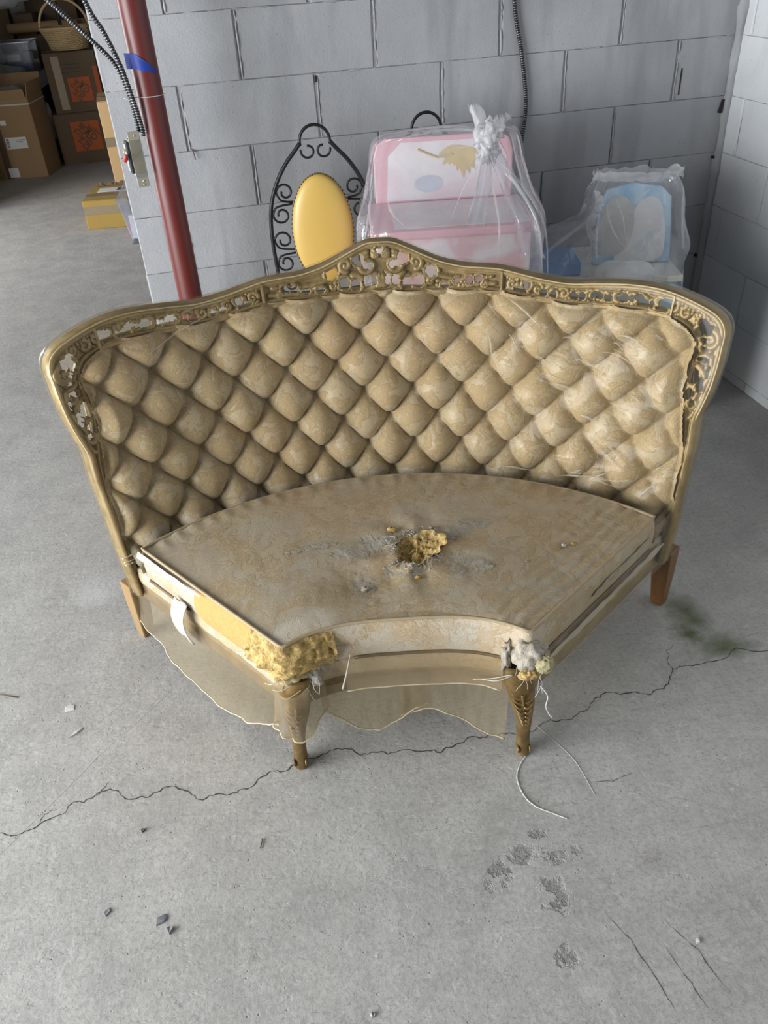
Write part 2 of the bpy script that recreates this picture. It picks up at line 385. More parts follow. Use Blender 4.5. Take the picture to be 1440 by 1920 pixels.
M['bag_crease'] = film('bag_crease', (.97, .97, .98), .5, (.95, .95, .97), .08, 5, .05, 1.5, 5, .2)  # near-white film colour paints the highlight streaks on the bags
M['bag_w'] = film('crumpled_plastic_bag', (.96, .96, .97), .62, (.96, .965, .98), .18, 30, .6, 1.3)
M['redpipe'] = simple('red_oxide_paint', (.115, .016, .0135), .40, var=.12, scale=14, bump=.12)
M['bluetape'] = simple('blue_painters_tape', (.005, .028, .26), .55, var=.25, scale=45, bump=.5)
M['galv'] = simple('galvanised_steel', (.46, .47, .48), .35, .85, var=.2, scale=40)
M['cable_d'] = simple('cable_groove', (.012, .012, .013), .5, .3)
M['cable_l'] = simple('cable_ridge', (.22, .225, .235), .35, .7, var=.3, scale=60)
M['beige_metal'] = simple('beige_steel_bracket', (.34, .32, .25), .45, .2, var=.12, scale=30)
M['black_pl'] = simple('black_bakelite', (.02, .02, .022), .35)
M['wirecap'] = simple('red_wire_nut', (.38, .03, .02), .4)
M['copper'] = simple('tan_wire', (.6, .42, .2), .4)
M['string'] = simple('white_string', (.58, .56, .52), .8)
M['iron'] = simple('black_wrought_iron', (.012, .012, .014), .42, .4, var=.3, scale=50)
def mk_vinylyellow():
    t = NT('yellow_vinyl'); return t.out(t.mix(t.noise(5, 3), (.54, .355, .085), (.60, .405, .11)), .38, t.bump(t.noise(170, 4, .6), .12, .0008))
M['yellow'] = mk_vinylyellow()
M['brass'] = simple('dark_brass_nails', (.11, .08, .03), .4, .6)
def mk_toy(name, base, white, accent, sc, acc_amt, dim=1.0):
    t = NT(name); n = t.noise(sc, 3, .5, .5); n2 = t.noise(sc*1.7, 3, .55, 1.2)
    c = t.mix(t.ramp(n, [(.44, 0), (.56, 1)]), base, white); c = t.mix(t.math('MULTIPLY', t.ramp(n2, [(.60, 0), (.64, 1)]), acc_amt), c, accent)
    return t.out(c, .4)
M['pink'] = simple('pale_pink_laminate', (.74, .42, .47), .4, var=.06, scale=4, bump=.02)
M['pink_l'] = mk_toy('pink_cloud_print', (.78, .50, .54), (.83, .76, .78), (.80, .70, .72), 7, .5)
M['pink_p'] = mk_toy('pale_print_panel', (.78, .66, .69), (.80, .76, .775), (.72, .73, .77), 6, .4)
M['gold_print'] = simple('gold_floral_print', (.62, .47, .20), .5, var=.25, scale=18)
M['grey_print'] = simple('grey_blue_print', (.55, .58, .66), .5, var=.15, scale=12)
M['blue'] = mk_toy('sky_blue_print', (.30, .55, .78), (.50, .70, .86), (.72, .82, .88), 7, .6)
M['blue_w'] = mk_toy('white_cloud_print', (.80, .81, .82), (.86, .86, .84), (.55, .72, .86), 5, .5)
M['blue_b'] = mk_toy('beige_print', (.60, .61, .58), (.68, .67, .60), (.45, .50, .53), 11, .5)
M['blue_d'] = simple('deep_blue_laminate', (.06, .20, .42), .4, var=.15, scale=6)
def mk_card(name, a, b):
    t = NT(name); n = t.noise(5, 4, .6); fl = t.wave(60, .4, t.mapping((1, 1, 1)), 'X')
    c = t.mix(n, a, b); c = t.mix(t.math('MULTIPLY', fl, .06), c, tuple(x*.7 for x in a))
    return t.out(c, .8, t.bump(t.noise(40, 3), .1, .001))
M['card'] = mk_card('brown_cardboard', (.30, .185, .09), (.36, .235, .12))
M['card_d'] = mk_card('dull_cardboard', (.095, .062, .033), (.135, .090, .050))  # cardboard darkened in colour to stand in for the storage corner's shade
M['card_o'] = mk_card('orange_cardboard', (.56, .36, .17), (.64, .43, .22))
M['card_y'] = mk_card('yellow_cardboard', (.34, .22, .045), (.42, .28, .07))
M['tape'] = simple('brown_packing_tape', (.27, .215, .13), .28, var=.1, scale=12)
M['tape_c'] = simple('clear_packing_tape', (.30, .23, .15), .18, var=.15, scale=9)
M['paper'] = simple('white_paper_label', (.72, .72, .72), .7, var=.05, scale=20)
M['ink'] = simple('black_ink', (.04, .04, .045), .7)
M['orange'] = simple('orange_print', (.42, .085, .016), .7, var=.15, scale=20)
M['wicker'] = simple('natural_wicker', (.50, .36, .185), .65, var=.25, scale=45)
M['tote'] = film('frosted_clear_tote', (.86, .89, .93), .30, (.72, .76, .84), .2, 5, .1)
M['stuff_b'] = simple('blue_print_packet', (.07, .12, .32), .5, var=.3, scale=25)
M['stuff_w'] = simple('white_packet', (.66, .66, .68), .5, var=.15, scale=25)
M['stuff_r'] = simple('red_packet', (.42, .06, .10), .5, var=.3, scale=25)
M['stuff_y'] = simple('yellow_packet', (.60, .45, .10), .5, var=.3, scale=25)
M['greybag'] = simple('grey_plastic_sack', (.18, .19, .19), .3, var=.3, scale=9, bump=.6, dist=.01)
M['whitebox'] = simple('pale_grey_carton', (.45, .45, .45), .6, var=.1, scale=8)
M['blackm'] = simple('black_metal_post', (.015, .015, .016), .45)
M['crack'] = simple('dark_crack', (.045, .043, .04), .95)
M['chipg'] = simple('slate_grey_chip', (.17, .18, .19), .6)
M['chipw'] = simple('pale_plastic_chip', (.60, .60, .58), .35)
M['steel'] = simple('bright_steel', (.6, .6, .62), .25, .9)
M['twig'] = simple('brown_twig', (.12, .08, .05), .8)
# ------------------------------------------------------------------ the room
XR, XL = 1.612, -0.70           # right-hand corner and free left end of the block wall
def slab(name, x0, x1, y0, y1, z0, z1, mat, kind='structure'):
    o = MB().box(((x0 + x1)/2, (y0 + y1)/2, (z0 + z1)/2), ((x1 - x0)/2, (y1 - y0)/2, (z1 - z0)/2)).build(name, mat)
    return tag(o, kind=kind)
floor = slab('floor', -4.1, 2.0, -6.7, 8.2, -.12, 0, M['floor']); tag(floor, 'bare grey concrete floor with a long crack and scuffs', 'floor')
wall_back = slab('wall_back', XL + .012, XR + .2, -.0065+.013-.0010, .2, 0, 3.0, M['mortar']); tag(wall_back, 'grey painted concrete block wall behind the sofa', 'wall')
wall_right = slab('wall_right', XR + .0050, XR + .2, -6.6, 0.0075, 0, 3.0, M['mortar_w']); tag(wall_right, 'white painted concrete block wall on the right', 'wall')
wall_far = slab('wall_far', -4.1, 2.0, 8.0, 8.2, 0, 3.0, M['plaster']); tag(wall_far, 'dim grey wall at the far end of the storage room', 'wall')
wall_front = slab('wall_front', -4.1, XR + .2, -6.7, -6.6, 0, 3.1, M['ceil']); tag(wall_front, 'grey wall behind the photographer', 'wall')
wl = MB()
for y0, y1, z0, z1 in ((-6.7, -4.5, 0, 3.1), (-1.0, 1.6, 0, 3.1), (3.6, 8.2, 0, 3.1), (-4.5, -1.0, 2.2, 3.1), (1.6, 3.6, 2.2, 3.1)): wl.box((-4.0, (y0 + y1)/2, (z0 + z1)/2), (.1, (y1 - y0)/2, (z1 - z0)/2))
wall_left = tag(wl.build('wall_left', M['plaster']), 'grey wall with two wide door openings', 'wall', kind='structure')
ceiling = slab('ceiling', -4.1, 2.0, -6.7, 8.2, 3.1, 3.2, M['ceil']); tag(ceiling, 'grey ceiling above the storage room', 'ceiling')

def block_mesh(L, H, seed):
    """face block: front at y = 0, body 24 mm deep, bevelled and a little uneven"""
    r = random.Random(seed); j = lambda a: r.uniform(-a, a)
    hx, hz = L/2, H/2; b = .004
    def ring(dx, y, ja):
        return [(-hx + dx + j(ja), y, -hz + dx*.3 + j(ja*.4)), (0 + j(.02), y, -hz + dx*.3 + j(ja*.4)), (hx - dx + j(ja), y, -hz + dx*.3 + j(ja*.4)), (hx - dx + j(ja), y, j(.02)),
                (hx - dx + j(ja), y, hz - dx*.3 + j(ja*.4)), (0 + j(.02), y, hz - dx*.3 + j(ja*.4)), (-hx + dx + j(ja), y, hz - dx*.3 + j(ja*.4)), (-hx + dx + j(ja), y, j(.02))]
    v = ring(b, 0.0, .0022) + ring(0, .0035, .0022) + ring(0, .024, 0) + [(j(.03), j(.0006), j(.02))]
    f = []
    for k in range(8):
        n = (k + 1) % 8
        f += [(24, k, n), (k, k + 8, n + 8, n), (k + 8, k + 16, n + 16, n + 8)]
    me = bpy.data.meshes.new('block'); me.from_pydata(v, [], f); me.update(); return me
_bm = {}
def get_block(L, H, mat):
    key = (round(L, 3), round(H, 3), random.randrange(4), mat.name)
    if key not in _bm:
        me = block_mesh(L, H, hash(key[:3]) % 9999); me.materials.append(mat); _bm[key] = me
    return _bm[key]
BL, CH, ZB = .457, .2032, 1.2594
GV, GH = .009, .0010
JOINTS = []
def lay(wall, mat, length0, length1, place, shifts, top):
    """courses of blocks; place(u, z, mesh) puts one"""
    k = -7
    while True:
        z1 = ZB - k*CH; z0 = z1 - CH
        k -= 1
        if z0 > top: break
    for c in range(-9, 8):
        z1 = ZB - c*CH; z0 = max(z1 - CH, 0.0)
        if z1 <= 0.01 or z0 > top: continue
        sh = shifts.get(c, (0.0 if c % 2 == 0 else .47))
        joints = []
        n = -12
        while n < 30:
            u = (n + sh)*BL + random.Random(c*101 + n).uniform(-.006, .006)
            if length0 + .06 < u < length1 - .06: joints.append(u)
            n += 1
        JOINTS.append((wall.name, z0, z1, list(joints)))
        e = [length0] + joints + [length1]
        for a, b in zip(e[:-1], e[1:]):
            a2 = a + (GV/2 if a > length0 else 0); b2 = b - (GV/2 if b < length1 else 0)
            o = bpy.data.objects.new('block', get_block(b2 - a2, z1 - z0 - GH, mat)); COL.objects.link(o); o.parent = wall
            place(o, (a2 + b2)/2, (z0 + z1)/2)
def place_back(o, u, z): o.location = (u, random.uniform(-.001, .0012), z)
lay(wall_back, M['block'], XL, XR, place_back, {2: -.13, 4: .02, 1: .47, 3: .43, 5: .5, -1: .47}, 2.9)
def place_right(o, u, z): o.location = (XR + random.uniform(-.001, .001), -u, z); o.rotation_euler = (0, 0, rad(-90))
lay(wall_right, M['block_w'], 0.0, 6.5, place_right, {0: .62, 1: .22, 2: .70, 3: .20, 4: .72, -1: .15}, 2.9)
# sloppy mortar: a lumpy ridge beside each upright joint, broken beads along the bed joints
def lump_tube(P, r, seed, gap=None):
    mb = MB(); R = [max(.0002, r*(.15 + 1.5*float(vnoise(i*.55, seed*3.7)) - (.35 if gap is None else gap)*float(vnoise(i*.17, seed + .5)))) for i in range(len(P))]
    mb.tube(P, R, 6); return mb
for k, (wn, z0, z1, js) in enumerate(JOINTS):
    if z0 > 1.75: continue
    back = wn == 'wall_back'; wobj = wall_back if back else wall_right; mt = M['mortar' if back else 'mortar_w']
    for q, u_ in enumerate(js):
        if not back and u_ > 2.2: continue
        n = 26; P = []
        for i in range(n):
            z = z0 + .004 + (z1 - z0 - .008)*i/(n - 1); d = .0032 + .0035*(float(vnoise(z*30, k*1.3 + q)) - .5)
            P.append((u_ + d, .0004, z) if back else (XR + .0004, -(u_ + d), z))
        lump_tube(P, .0032, k + q*.37).build('mortar_joint', mt, wobj, True)
    if z0 > .01:
        n = 300; a, b = (XL, XR) if back else (0.0, 2.4)
        P = []
        for i in range(n):
            u_ = a + (b - a)*i/(n - 1); z = z0 + .0025*(float(vnoise(u_*26, k*2.1)) - .5); y = .0022 - .0022*float(vnoise(u_*9, k*.9)**2)*1.6
            P.append((u_, y, z) if back else (XR + y, -u_, z))
        lump_tube(P, .0030, k*1.9, 1.7).build('mortar_joint', mt, wobj, True)
# sloppy mortar bead down the corner, with a few open holes
V = np.zeros((150, 7, 3))
for i in range(150):
    z = i/149*2.95
    for j in range(7):
        a = j/6*PI/2; w = .016 + .012*float(vnoise(z*9, 3.3)); rr = w*(1 + .35*(float(vnoise(z*40, j*1.7)) - .5))
        V[i, j] = (XR - rr*math.cos(a), -rr*math.sin(a), z)
bead = MB().grid(V).build('corner_mortar', M['mortar'], wall_back, True)
for (z, h) in ((1.02, .024), (.835, .005), (.44, .006)):
    g = MB().box((0, 0, 0), (.006, .004, h), top=(.5, 1)).build('mortar_hole', M['dark_gap'], wall_back); g.location = (XR - .030, -.0045, z); g.rotation_euler = (0, rad(8), 0)
# open dark slots where joints lost their mortar
for (x, z, h, w) in ((1.393, 1.12, .045, .0022), (.004, 1.242, .010, .0035)):
    MB().box((x, .003, z), (w, .004, h)).build('mortar_hole', M['dark_gap'], wall_back)
nail = MB(); nail.tube([(-.452, 0, 1.062), (-.449, -.012, 1.05), (-.447, -.013, 1.03)], .0022, 6)
tag(nail.build('nail', M['twig']), 'short bent rusty nail sticking out of the block wall', 'nail')

# crack across the slab: narrow, jagged, with two forks
def jag(P, n, amp, seed):
    r = random.Random(seed); P = [Vector((a, b, 0)) for a, b in P]; w = amp
    for _ in range(n):
        Q = [P[0]]
        for a, b in zip(P[:-1], P[1:]):
            m = (a + b)/2; t = b - a; Q += [m + Vector((-t.y, t.x, 0))*r.uniform(-w, w), b]
        P = Q
    return P
def ribbon(mb, P, w, seed, z=.0006):
    r = random.Random(seed); n = len(P); v = []
    for i, p in enumerate(P):
        t = (P[min(i + 1, n - 1)] - P[max(i - 1, 0)]); t = Vector((-t.y, t.x, 0)).normalized()
        ww = w*(.35 + .9*r.random())*min(1, .25 + min(i, n - 1 - i)/6)
        v += [(p.x + t.x*ww, p.y + t.y*ww, z), (p.x - t.x*ww, p.y - t.y*ww, z)]
    mb.add(v, [(2*i, 2*i + 1, 2*i + 3, 2*i + 2) for i in range(n - 1)])
CR = [(-1.6, -1.72), (-1.35, -1.80), (-1.157, -1.818), (-1.119, -1.835), (-1.085, -1.828), (-1.045, -1.81), (-.994, -1.778), (-.951, -1.777), (-.902, -1.771), (-.851, -1.809), (-.795, -1.803), (-.745, -1.811), (-.697, -1.855), (-.635, -1.857), (-.57, -1.84), (-.516, -1.82), (-.463, -1.811), (-.41, -1.806), (-.355, -1.802), (-.295, -1.833), (-.231, -1.846), (-.154, -1.861), (-.088, -1.867), (-.017, -1.861), (.039, -1.86), (.097, -1.871), (.135, -1.865), (.206, -1.864), (.27, -1.85), (.321, -1.821), (.385, -1.825), (.448, -1.848), (.49, -1.839), (.535, -1.795), (.591, -1.783), (.666, -1.788), (.822, -1.793), (1.1, -1.76), (1.6, -1.7)]
ck = MB(); ribbon(ck, jag(CR, 3, .22, 3), .00135, 5)
for P, w in (([(-.951, -1.777), (-.925, -1.755), (-.915, -1.742)], .0009), ([(-.463, -1.811), (-.44, -1.80), (-.43, -1.79)], .0009), ([(.535, -1.795), (.548, -1.75), (.60, -1.70)], .0008), ([(-1.085, -1.828), (-1.06, -1.795), (-1.03, -1.79)], .0008), ([(-.82, -1.73), (-.822, -1.725)], .001)):
    ribbon(ck, jag(P, 3, .2, 8), w, 9)
ck.build('crack', M['crack'], floor)
hl = MB()
for P in ([(.085, -2.335), (.11, -2.40), (.12, -2.47), (.128, -2.54)], [(.19, -2.38), (.225, -2.45), (.238, -2.53)], [(.165, -2.42), (.18, -2.50), (.187, -2.55)], [(.30, -2.05), (.24, -2.06), (.19, -2.05)]):
    ribbon(hl, jag([tuple(p) for p in P], 3, .04, 4), .0007, 3)
hl.build('scratch', M['crack'], floor)
sl = MB()
for P in ([(-1.2, -1.93), (-.95, -1.66), (-.73, -1.45)], [(-1.0, -1.58), (-.80, -1.42)], [(-.60, -1.35), (-.57, -1.38)]):
    ribbon(sl, jag([tuple(p) for p in P], 4, .01, 4), .0008, 2)
sl.build('scratch', simple('pale_scratch', (.50, .495, .48), .7), floor)
# ------------------------------------------------------------------ the corner sofa (quarter-round section)
SO = Vector((-.244, -2.123, 0)); STH = rad(-11.4)
sofa = empty('corner_sofa', SO, STH, 'gold brocade corner sofa with tufted curved back and carved gilt frame', 'sofa')
RB = lambda z: 1.03 + .22*(z - .35)
def bmap(s, z, off):
    """back surface: s = arc length (m at r = 1.12), z height, off outward of the reference cone"""
    s = np.asarray(s, float); z = np.asarray(z, float); off = np.asarray(off, float)
    th = s/1.12; r = RB(z) + off
    return np.stack(np.broadcast_arrays(r*np.sin(th), r*np.cos(th), z - .010*r*np.sin(th)*(z/.9)), -1)
D2S = PI/180*1.12
INN = [(45.0, .25), (44.9, .36), (44.4, .48), (43.7, .57), (42.9, .62), (42.1, .68), (42.1, .73), (42.2, .775), (41.2, .81), (38.8, .828), (36, .834), (32, .832), (28, .828), (24, .826), (20, .832), (15.5, .842), (11, .841), (7.2, .840), (3.5, .842), (0, .845)]
OUT = [(45.9, .20), (45.8, .30), (45.5, .42), (45.3, .53), (44.9, .60), (45.2, .64), (45.6, .69), (45.7, .74), (45.6, .785), (45.4, .825), (44.2, .853), (41.5, .872), (37.2, .889), (33, .890), (28.5, .881), (25, .874), (21.5, .879), (18.5, .889), (16, .898), (13.4, .901), (11, .903), (8.2, .914), (6, .930), (3.5, .952), (1.7, .966), (0, .968)]
def sym(P): return [(-a, b) for a, b in P] + [(a, b) for a, b in reversed(P[:-1])]
inn = [np.array((a*D2S, b)) for a, b in sym(INN)]; out = [np.array((a*D2S, b)) for a, b in sym(OUT)]
inn_c = catmull(inn, 5); out_c = catmull(out, 5)
inn_p = [tuple(p) for p in inn_c]; out_p = [tuple(p) for p in out_c]

# --- tufted upholstery: one continuous padded skin on a diamond lattice
hs = .0042
gs = np.arange(-46*D2S, 46*D2S, hs); gz = np.arange(.25, .86, hs)
SS, ZZ = np.meshgrid(gs, gz, indexing='ij')
P_, Q_ = 7.38*D2S, .0776
u = SS/P_ ; v = (ZZ - .743)/(2*Q_)
wob = .05*(fbm(SS*6, ZZ*6, 1.0) - .5)
A = u + v + .5 + wob; B = u - v + .5 - wob          # buttons where A and B are whole
sa = np.abs(np.sin(PI*A)); sb = np.abs(np.sin(PI*B))
puff = (sa*sb)**.33
cell = _h(np.floor(A).astype(np.int64), np.floor(B).astype(np.int64), np.int64(3))
rv = 1 + .30*(cell - .5) + .10*sstep(.66, .78, ZZ)
btn = np.exp(-((np.abs((A + .5) % 1 - .5)/.15)**2 + (np.abs((B + .5) % 1 - .5)/.15)**2))
D = poly_dist(SS, ZZ, inn_p[:]); D[ZZ < .30] = .2
edge = np.clip(D/.035, 0, 1)**.5
TH = (.054*puff*rv - .014*btn)*(.30 + .70*edge)
TH += .0016*(fbm(SS*55, ZZ*55, 4.0) - .5)*puff
# soft gathers running into the buttons
ang = np.arctan2((B + .5) % 1 - .5, (A + .5) % 1 - .5); rd = np.hypot((A + .5) % 1 - .5, (B + .5) % 1 - .5)
TH += .0016*np.sin(ang*9 + cell*9)*np.exp(-(rd/.22)**2)*(rd > .06)
inside = in_poly(SS, ZZ, [tuple(p) for p in inn_p])
ins_f = (inside | (D < .011))
fm = ins_f[:-1, :-1] & ins_f[1:, :-1] & ins_f[:-1, 1:] & ins_f[1:, 1:]
back_up = MB().grid(bmap(SS, ZZ, -TH), mask=fm).build('back_upholstery', M['brocade'], sofa, True, prune=True)
back_up['label'] = 'diamond tufted brocade back'
# one covered button in each pit
bme = MB().lathe([(0, .0045), (.003, .004), (.0055, .002), (.006, 0), (.005, -.004)], n=8).build('tuft_button', M['brocade'], back_up, True)
first = True
for i in range(-7, 8):
    for r_ in range(-1, 6):
        z = .743 - r_*Q_; s_ = (i + (.5 if r_ % 2 == 0 else 0))*P_
        if z < .40 or z > .80 or abs(s_) > 41*D2S: continue
        if not in_poly(np.array([s_]), np.array([z]), inn_p)[0]: continue
        if poly_dist(np.array([s_]), np.array([z]), inn_p)[0] < .03: continue
        b = bme if first else copy_obj(bme, back_up); first = False
        p = bmap(s_, z, .012); b.location = Vector(p); b.rotation_euler = (rad(90), 0, -s_/1.12)

# --- carved, pierced band between the upholstery and the outer moulding
cs = .0023
es = np.arange(-46.6*D2S, 46.6*D2S, cs); ez = np.arange(.575, .985, cs)
ES, EZ = np.meshgrid(es, ez, indexing='ij')
Do = poly_dist(ES, EZ, out_p, False); Di = poly_dist(ES, EZ, inn_p, False)
band = in_poly(ES, EZ, out_p) & (~in_poly(ES, EZ, inn_p) | (Di < .006))
HT = .003 + .004*np.exp(-(np.minimum(Do, Di)/.008)**2)
def stroke(P, w, h):
    """raised rounded stroke along a 2-D path"""
    global HT
    P = np.array(P); W = w if hasattr(w, '__len__') else np.full(len(P), w)
    wm = max(W)
    i0 = max(int((P[:, 0].min() - wm - es[0])/cs) - 1, 0); i1 = int((P[:, 0].max() + wm - es[0])/cs) + 2
    j0 = max(int((P[:, 1].min() - wm - ez[0])/cs) - 1, 0); j1 = int((P[:, 1].max() + wm - ez[0])/cs) + 2
    if i1 <= i0 or j1 <= j0: return
    X, Y = ES[i0:i1, j0:j1], EZ[i0:i1, j0:j1]; best = np.zeros(X.shape)
    for p, ww in zip(P, W):
        d = np.hypot(X - p[0], Y - p[1])/ww
        best = np.maximum(best, np.sqrt(np.clip(1 - d*d, 0, 1)))
    HT[i0:i1, j0:j1] = np.maximum(HT[i0:i1, j0:j1], .003 + best*h)
def spiral(c, r0, turns, a0, dirn=1, r1=.10, n=46):
    t = np.linspace(0, 1, n); r = r0*(1 - t*(1 - r1)); a = a0 + dirn*turns*2*PI*t
    return np.stack([c[0] + r*np.cos(a), c[1] + r*np.sin(a)], -1)
def both(fn):
    for sg in (1, -1): fn(sg)
HOLES = [(a*D2S, b, c, d) for a, b, c, d in [(-3.0, .928, .0125, .0105), (-1.85, .913, .012, .008), (1.85, .913, .012, .008), (3.0, .929, .012, .012), (-.1, .953, .007, .008), (-1.95, .874, .0095, .0115), (-.95, .876, .006, .010), (.9, .875, .006, .0125), (1.9, .874, .008, .0115), (3.45, .864, .0125, .013), (5.0, .868, .0135, .012), (6.75, .893, .0135, .012), (-6.65, .897, .0145, .013), (-3.5, .866, .0105, .013), (-5.0, .872, .012, .012), (8.6, .857, .009, .005), (-8.4, .860, .009, .006), (10.2, .868, .008, .005), (-10.3, .862, .008, .006)]]
LH = [(37.9, .861, .019, .0075), (37.3, .846, .0125, .0045), (36.0, .853, .004, .006), (34.9, .850, .0135, .009), (34.3, .864, .0105, .0045), (33.4, .859, .004, .006), (32.2, .858, .014, .0075), (30.4, .852, .009, .005), (28.9, .855, .0135, .0065), (27.0, .848, .007, .006), (25.9, .846, .010, .006), (23.2, .846, .007, .006), (21.9, .848, .007, .007), (19.6, .866, .009, .009), (18.4, .852, .009, .006), (19.2, .846, .007, .005), (13.1, .873, .009, .007), (11.9, .870, .009, .007), (42.7, .833, .011, .0105), (43.5, .822, .015, .012), (42.6, .812, .012, .0105), (43.3, .797, .0075, .008), (43.7, .777, .010, .0075), (44.0, .752, .015, .006), (44.9, .727, .0065, .015), (43.2, .707, .0125, .021), (44.3, .692, .010, .018), (43.7, .665, .0065, .006), (43.2, .662, .008, .0135), (43.9, .643, .007, .0095)]
for a, b, c, d in LH:
    HOLES += [(-a*D2S, b, c, d), (a*D2S, b, c, d)]
r2 = random.Random(11)
# C-scroll rims hugging the piercings
for (x, z, a, b) in HOLES:
    t = np.linspace(0, 2*PI*.86, 40) + r2.uniform(0, 6)
    stroke(np.stack([x + (a*1.15 + .003)*np.cos(t), z + (b*1.3 + .003)*np.sin(t)], -1), np.linspace(.0045, .0024, 40), .011)
# central palmette, volutes and shell crest
def center(sg):
    stroke(spiral((sg*.036, .912), .024, 1.35, PI/2, -sg), np.linspace(.0065, .003, 46), .017)
    stroke(spiral((sg*.066, .868), .024, 1.3, PI/2 + .4, sg), np.linspace(.0065, .003, 46), .017)
    stroke(spiral((sg*.092, .918), .018, 1.4, -PI/2, sg), np.linspace(.006, .003, 46), .016)
    for k in range(5):
        a = PI/2 + sg*(.15 + k*.30)
        stroke([(0 + .004*math.cos(a)*q, .858 + .010*q*math.sin(a)*.55) for q in np.linspace(1, 5.2 - .5*k, 14)], np.linspace(.0035, .0058, 14), .015)
        stroke([(sg*.003 + math.cos(a)*q, .932 + math.sin(a)*q*.9) for q in np.linspace(.012, .034 - .003*k, 14)], np.linspace(.003, .0055, 14), .017)
    stroke([(sg*x, .846 + .013*math.exp(-(x/.045)**2)) for x in np.linspace(.0, .075, 30)], .0042, .013)
    P = catmull([(sg*.035, .945), (sg*.075, .925), (sg*.115, .898), (sg*.16, .880), (sg*.22, .874), (sg*.29, .880)], 12)
    stroke(P, np.linspace(.0055, .0035, len(P)), .014)
    P = catmull([(sg*.30, .862), (sg*.24, .858), (sg*.18, .850), (sg*.12, .846), (sg*.08, .846)], 12)
    stroke(P, np.linspace(.004, .0055, len(P)), .011)
    for k in range(9):
        x = .11 + k*.02
        stroke(spiral((sg*x, .862 + .005*math.sin(k*2.1)), .0095, 1.2, k*.9, sg if k % 2 else -sg, n=26), np.linspace(.0040, .0022, 26), .011)
both(center)
# running scrolls between the cross bars
def run(sg):
    for k, a in enumerate(np.arange(17.6, 42.5, 1.75)):
        zc = .5*(np.interp(a, [p[0] for p in INN[::-1]], [p[1] for p in INN[::-1]]) + np.interp(a, [p[0] for p in OUT[::-1]], [p[1] for p in OUT[::-1]]))
        zc = min(max(zc, .847), .872)
        stroke(spiral((sg*a*D2S, zc), .0145, 1.25, .6*k, sg if k % 2 else -sg, n=36), np.linspace(.0048, .0024, 36), .013)
    for off in (-.0135, .0135):
        P = []
        for a in np.linspace(17, 40, 80):
            zc = .5*(np.interp(a, [p[0] for p in INN[::-1]], [p[1] for p in INN[::-1]]) + np.interp(a, [p[0] for p in OUT[::-1]], [p[1] for p in OUT[::-1]]))
            P.append((sg*a*D2S, zc + off + .005*math.sin(a*2.4)))
        stroke(P, .0036, .011)
    # gadrooned strips beside the cross bars and round the shoulder
    for k in range(11):
        a = 17.0 + k*.34; stroke([(sg*a*D2S, .884 - k*.0007 - .006 + q*.012) for q in (0, .5, 1)], .0026, .012)
    for k in range(13):
        t = k/12; a = 38.2 + t*5.9; zz = .868 - .045*t*t
        n = np.array((sg*.35*t, .94)); n /= np.hypot(*n)
        stroke([np.array((sg*a*D2S, zz)) + n*q for q in np.linspace(-.008, .008, 6)], .0028, .014)
    # shoulder volute, side C-scrolls, leaf sprays
    stroke(spiral((sg*44.1*D2S, .800), .024, 1.4, PI/2, -sg), np.linspace(.0075, .0035, 46), .020)
    stroke(spiral((sg*44.1*D2S, .800), .015, 1.0, PI/2 + 1, -sg, n=30), np.linspace(.0045, .003, 30), .020)
    stroke(spiral((sg*44.2*D2S, .748), .020, .8, PI, -sg), np.linspace(.006, .003, 46), .016)
    P = catmull([(sg*44.9*D2S, .760), (sg*45.2*D2S, .725), (sg*44.9*D2S, .695), (sg*44.2*D2S, .665), (sg*43.9*D2S, .640)], 12); stroke(P, np.linspace(.0065, .005, len(P)), .018)
    P = catmull([(sg*42.6*D2S, .760), (sg*42.7*D2S, .70), (sg*43.1*D2S, .64)], 12); stroke(P, .0045, .012)
    for k in range(6):
        a = -PI/2 + sg*(-.5 + k*.22); stroke([(sg*43.5*D2S + math.cos(a)*q, .742 + math.sin(a)*q) for q in np.linspace(.006, .036, 14)], np.linspace(.0028, .0048, 14), .014)
    stroke(spiral((sg*43.8*D2S, .640), .016, 1.2, 0, sg), np.linspace(.005, .0025, 46), .015)
    stroke([(sg*43.8*D2S + .013*math.cos(t), .632 + .030*math.sin(t)) for t in np.linspace(.3, 5.9, 40)], .004, .013)
both(run)
hole = np.zeros(ES.shape, bool)
for (x, z, a, b) in HOLES:
    hole |= ((ES - x)/(a*(1.12 if abs(x) < .78 else .95)))**2 + ((EZ - z)/(b*(1.3 if abs(x) < .78 else .95)))**2 < 1
HT += .0012*(fbm(ES*160, EZ*160, 2.0) - .5)
ok = band & ~hole
fm = ok[:-1, :-1] & ok[1:, :-1] & ok[:-1, 1:] & ok[1:, 1:]
carv = MB().grid(bmap(ES, EZ, .004 - HT), mask=fm).build('pierced_carving', M['gilt'], sofa, True, prune=True)
solidify(carv, .004, 1.0); carv['label'] = 'carved pierced scrollwork crest'

def sweep(path, prof, name, mat, parent=sofa, closedprof=True, smooth=True):
    """sweep a profile [(in-plane offset to the right of travel, off)] along a 2-D path on the back surface"""
    P = np.array(path); T = np.gradient(P, axis=0); T /= np.linalg.norm(T, axis=1)[:, None] + 1e-9
    Nn = np.stack([T[:, 1], -T[:, 0]], -1)                  # points right of travel
    V = np.zeros((len(P), len(prof), 3))
    for j, (a, o_) in enumerate(prof):
        q = P + Nn*a; V[:, j] = bmap(q[:, 0], q[:, 1], np.full(len(P), o_))
    return MB().grid(V, wrapv=closedprof).build(name, mat, parent, smooth)
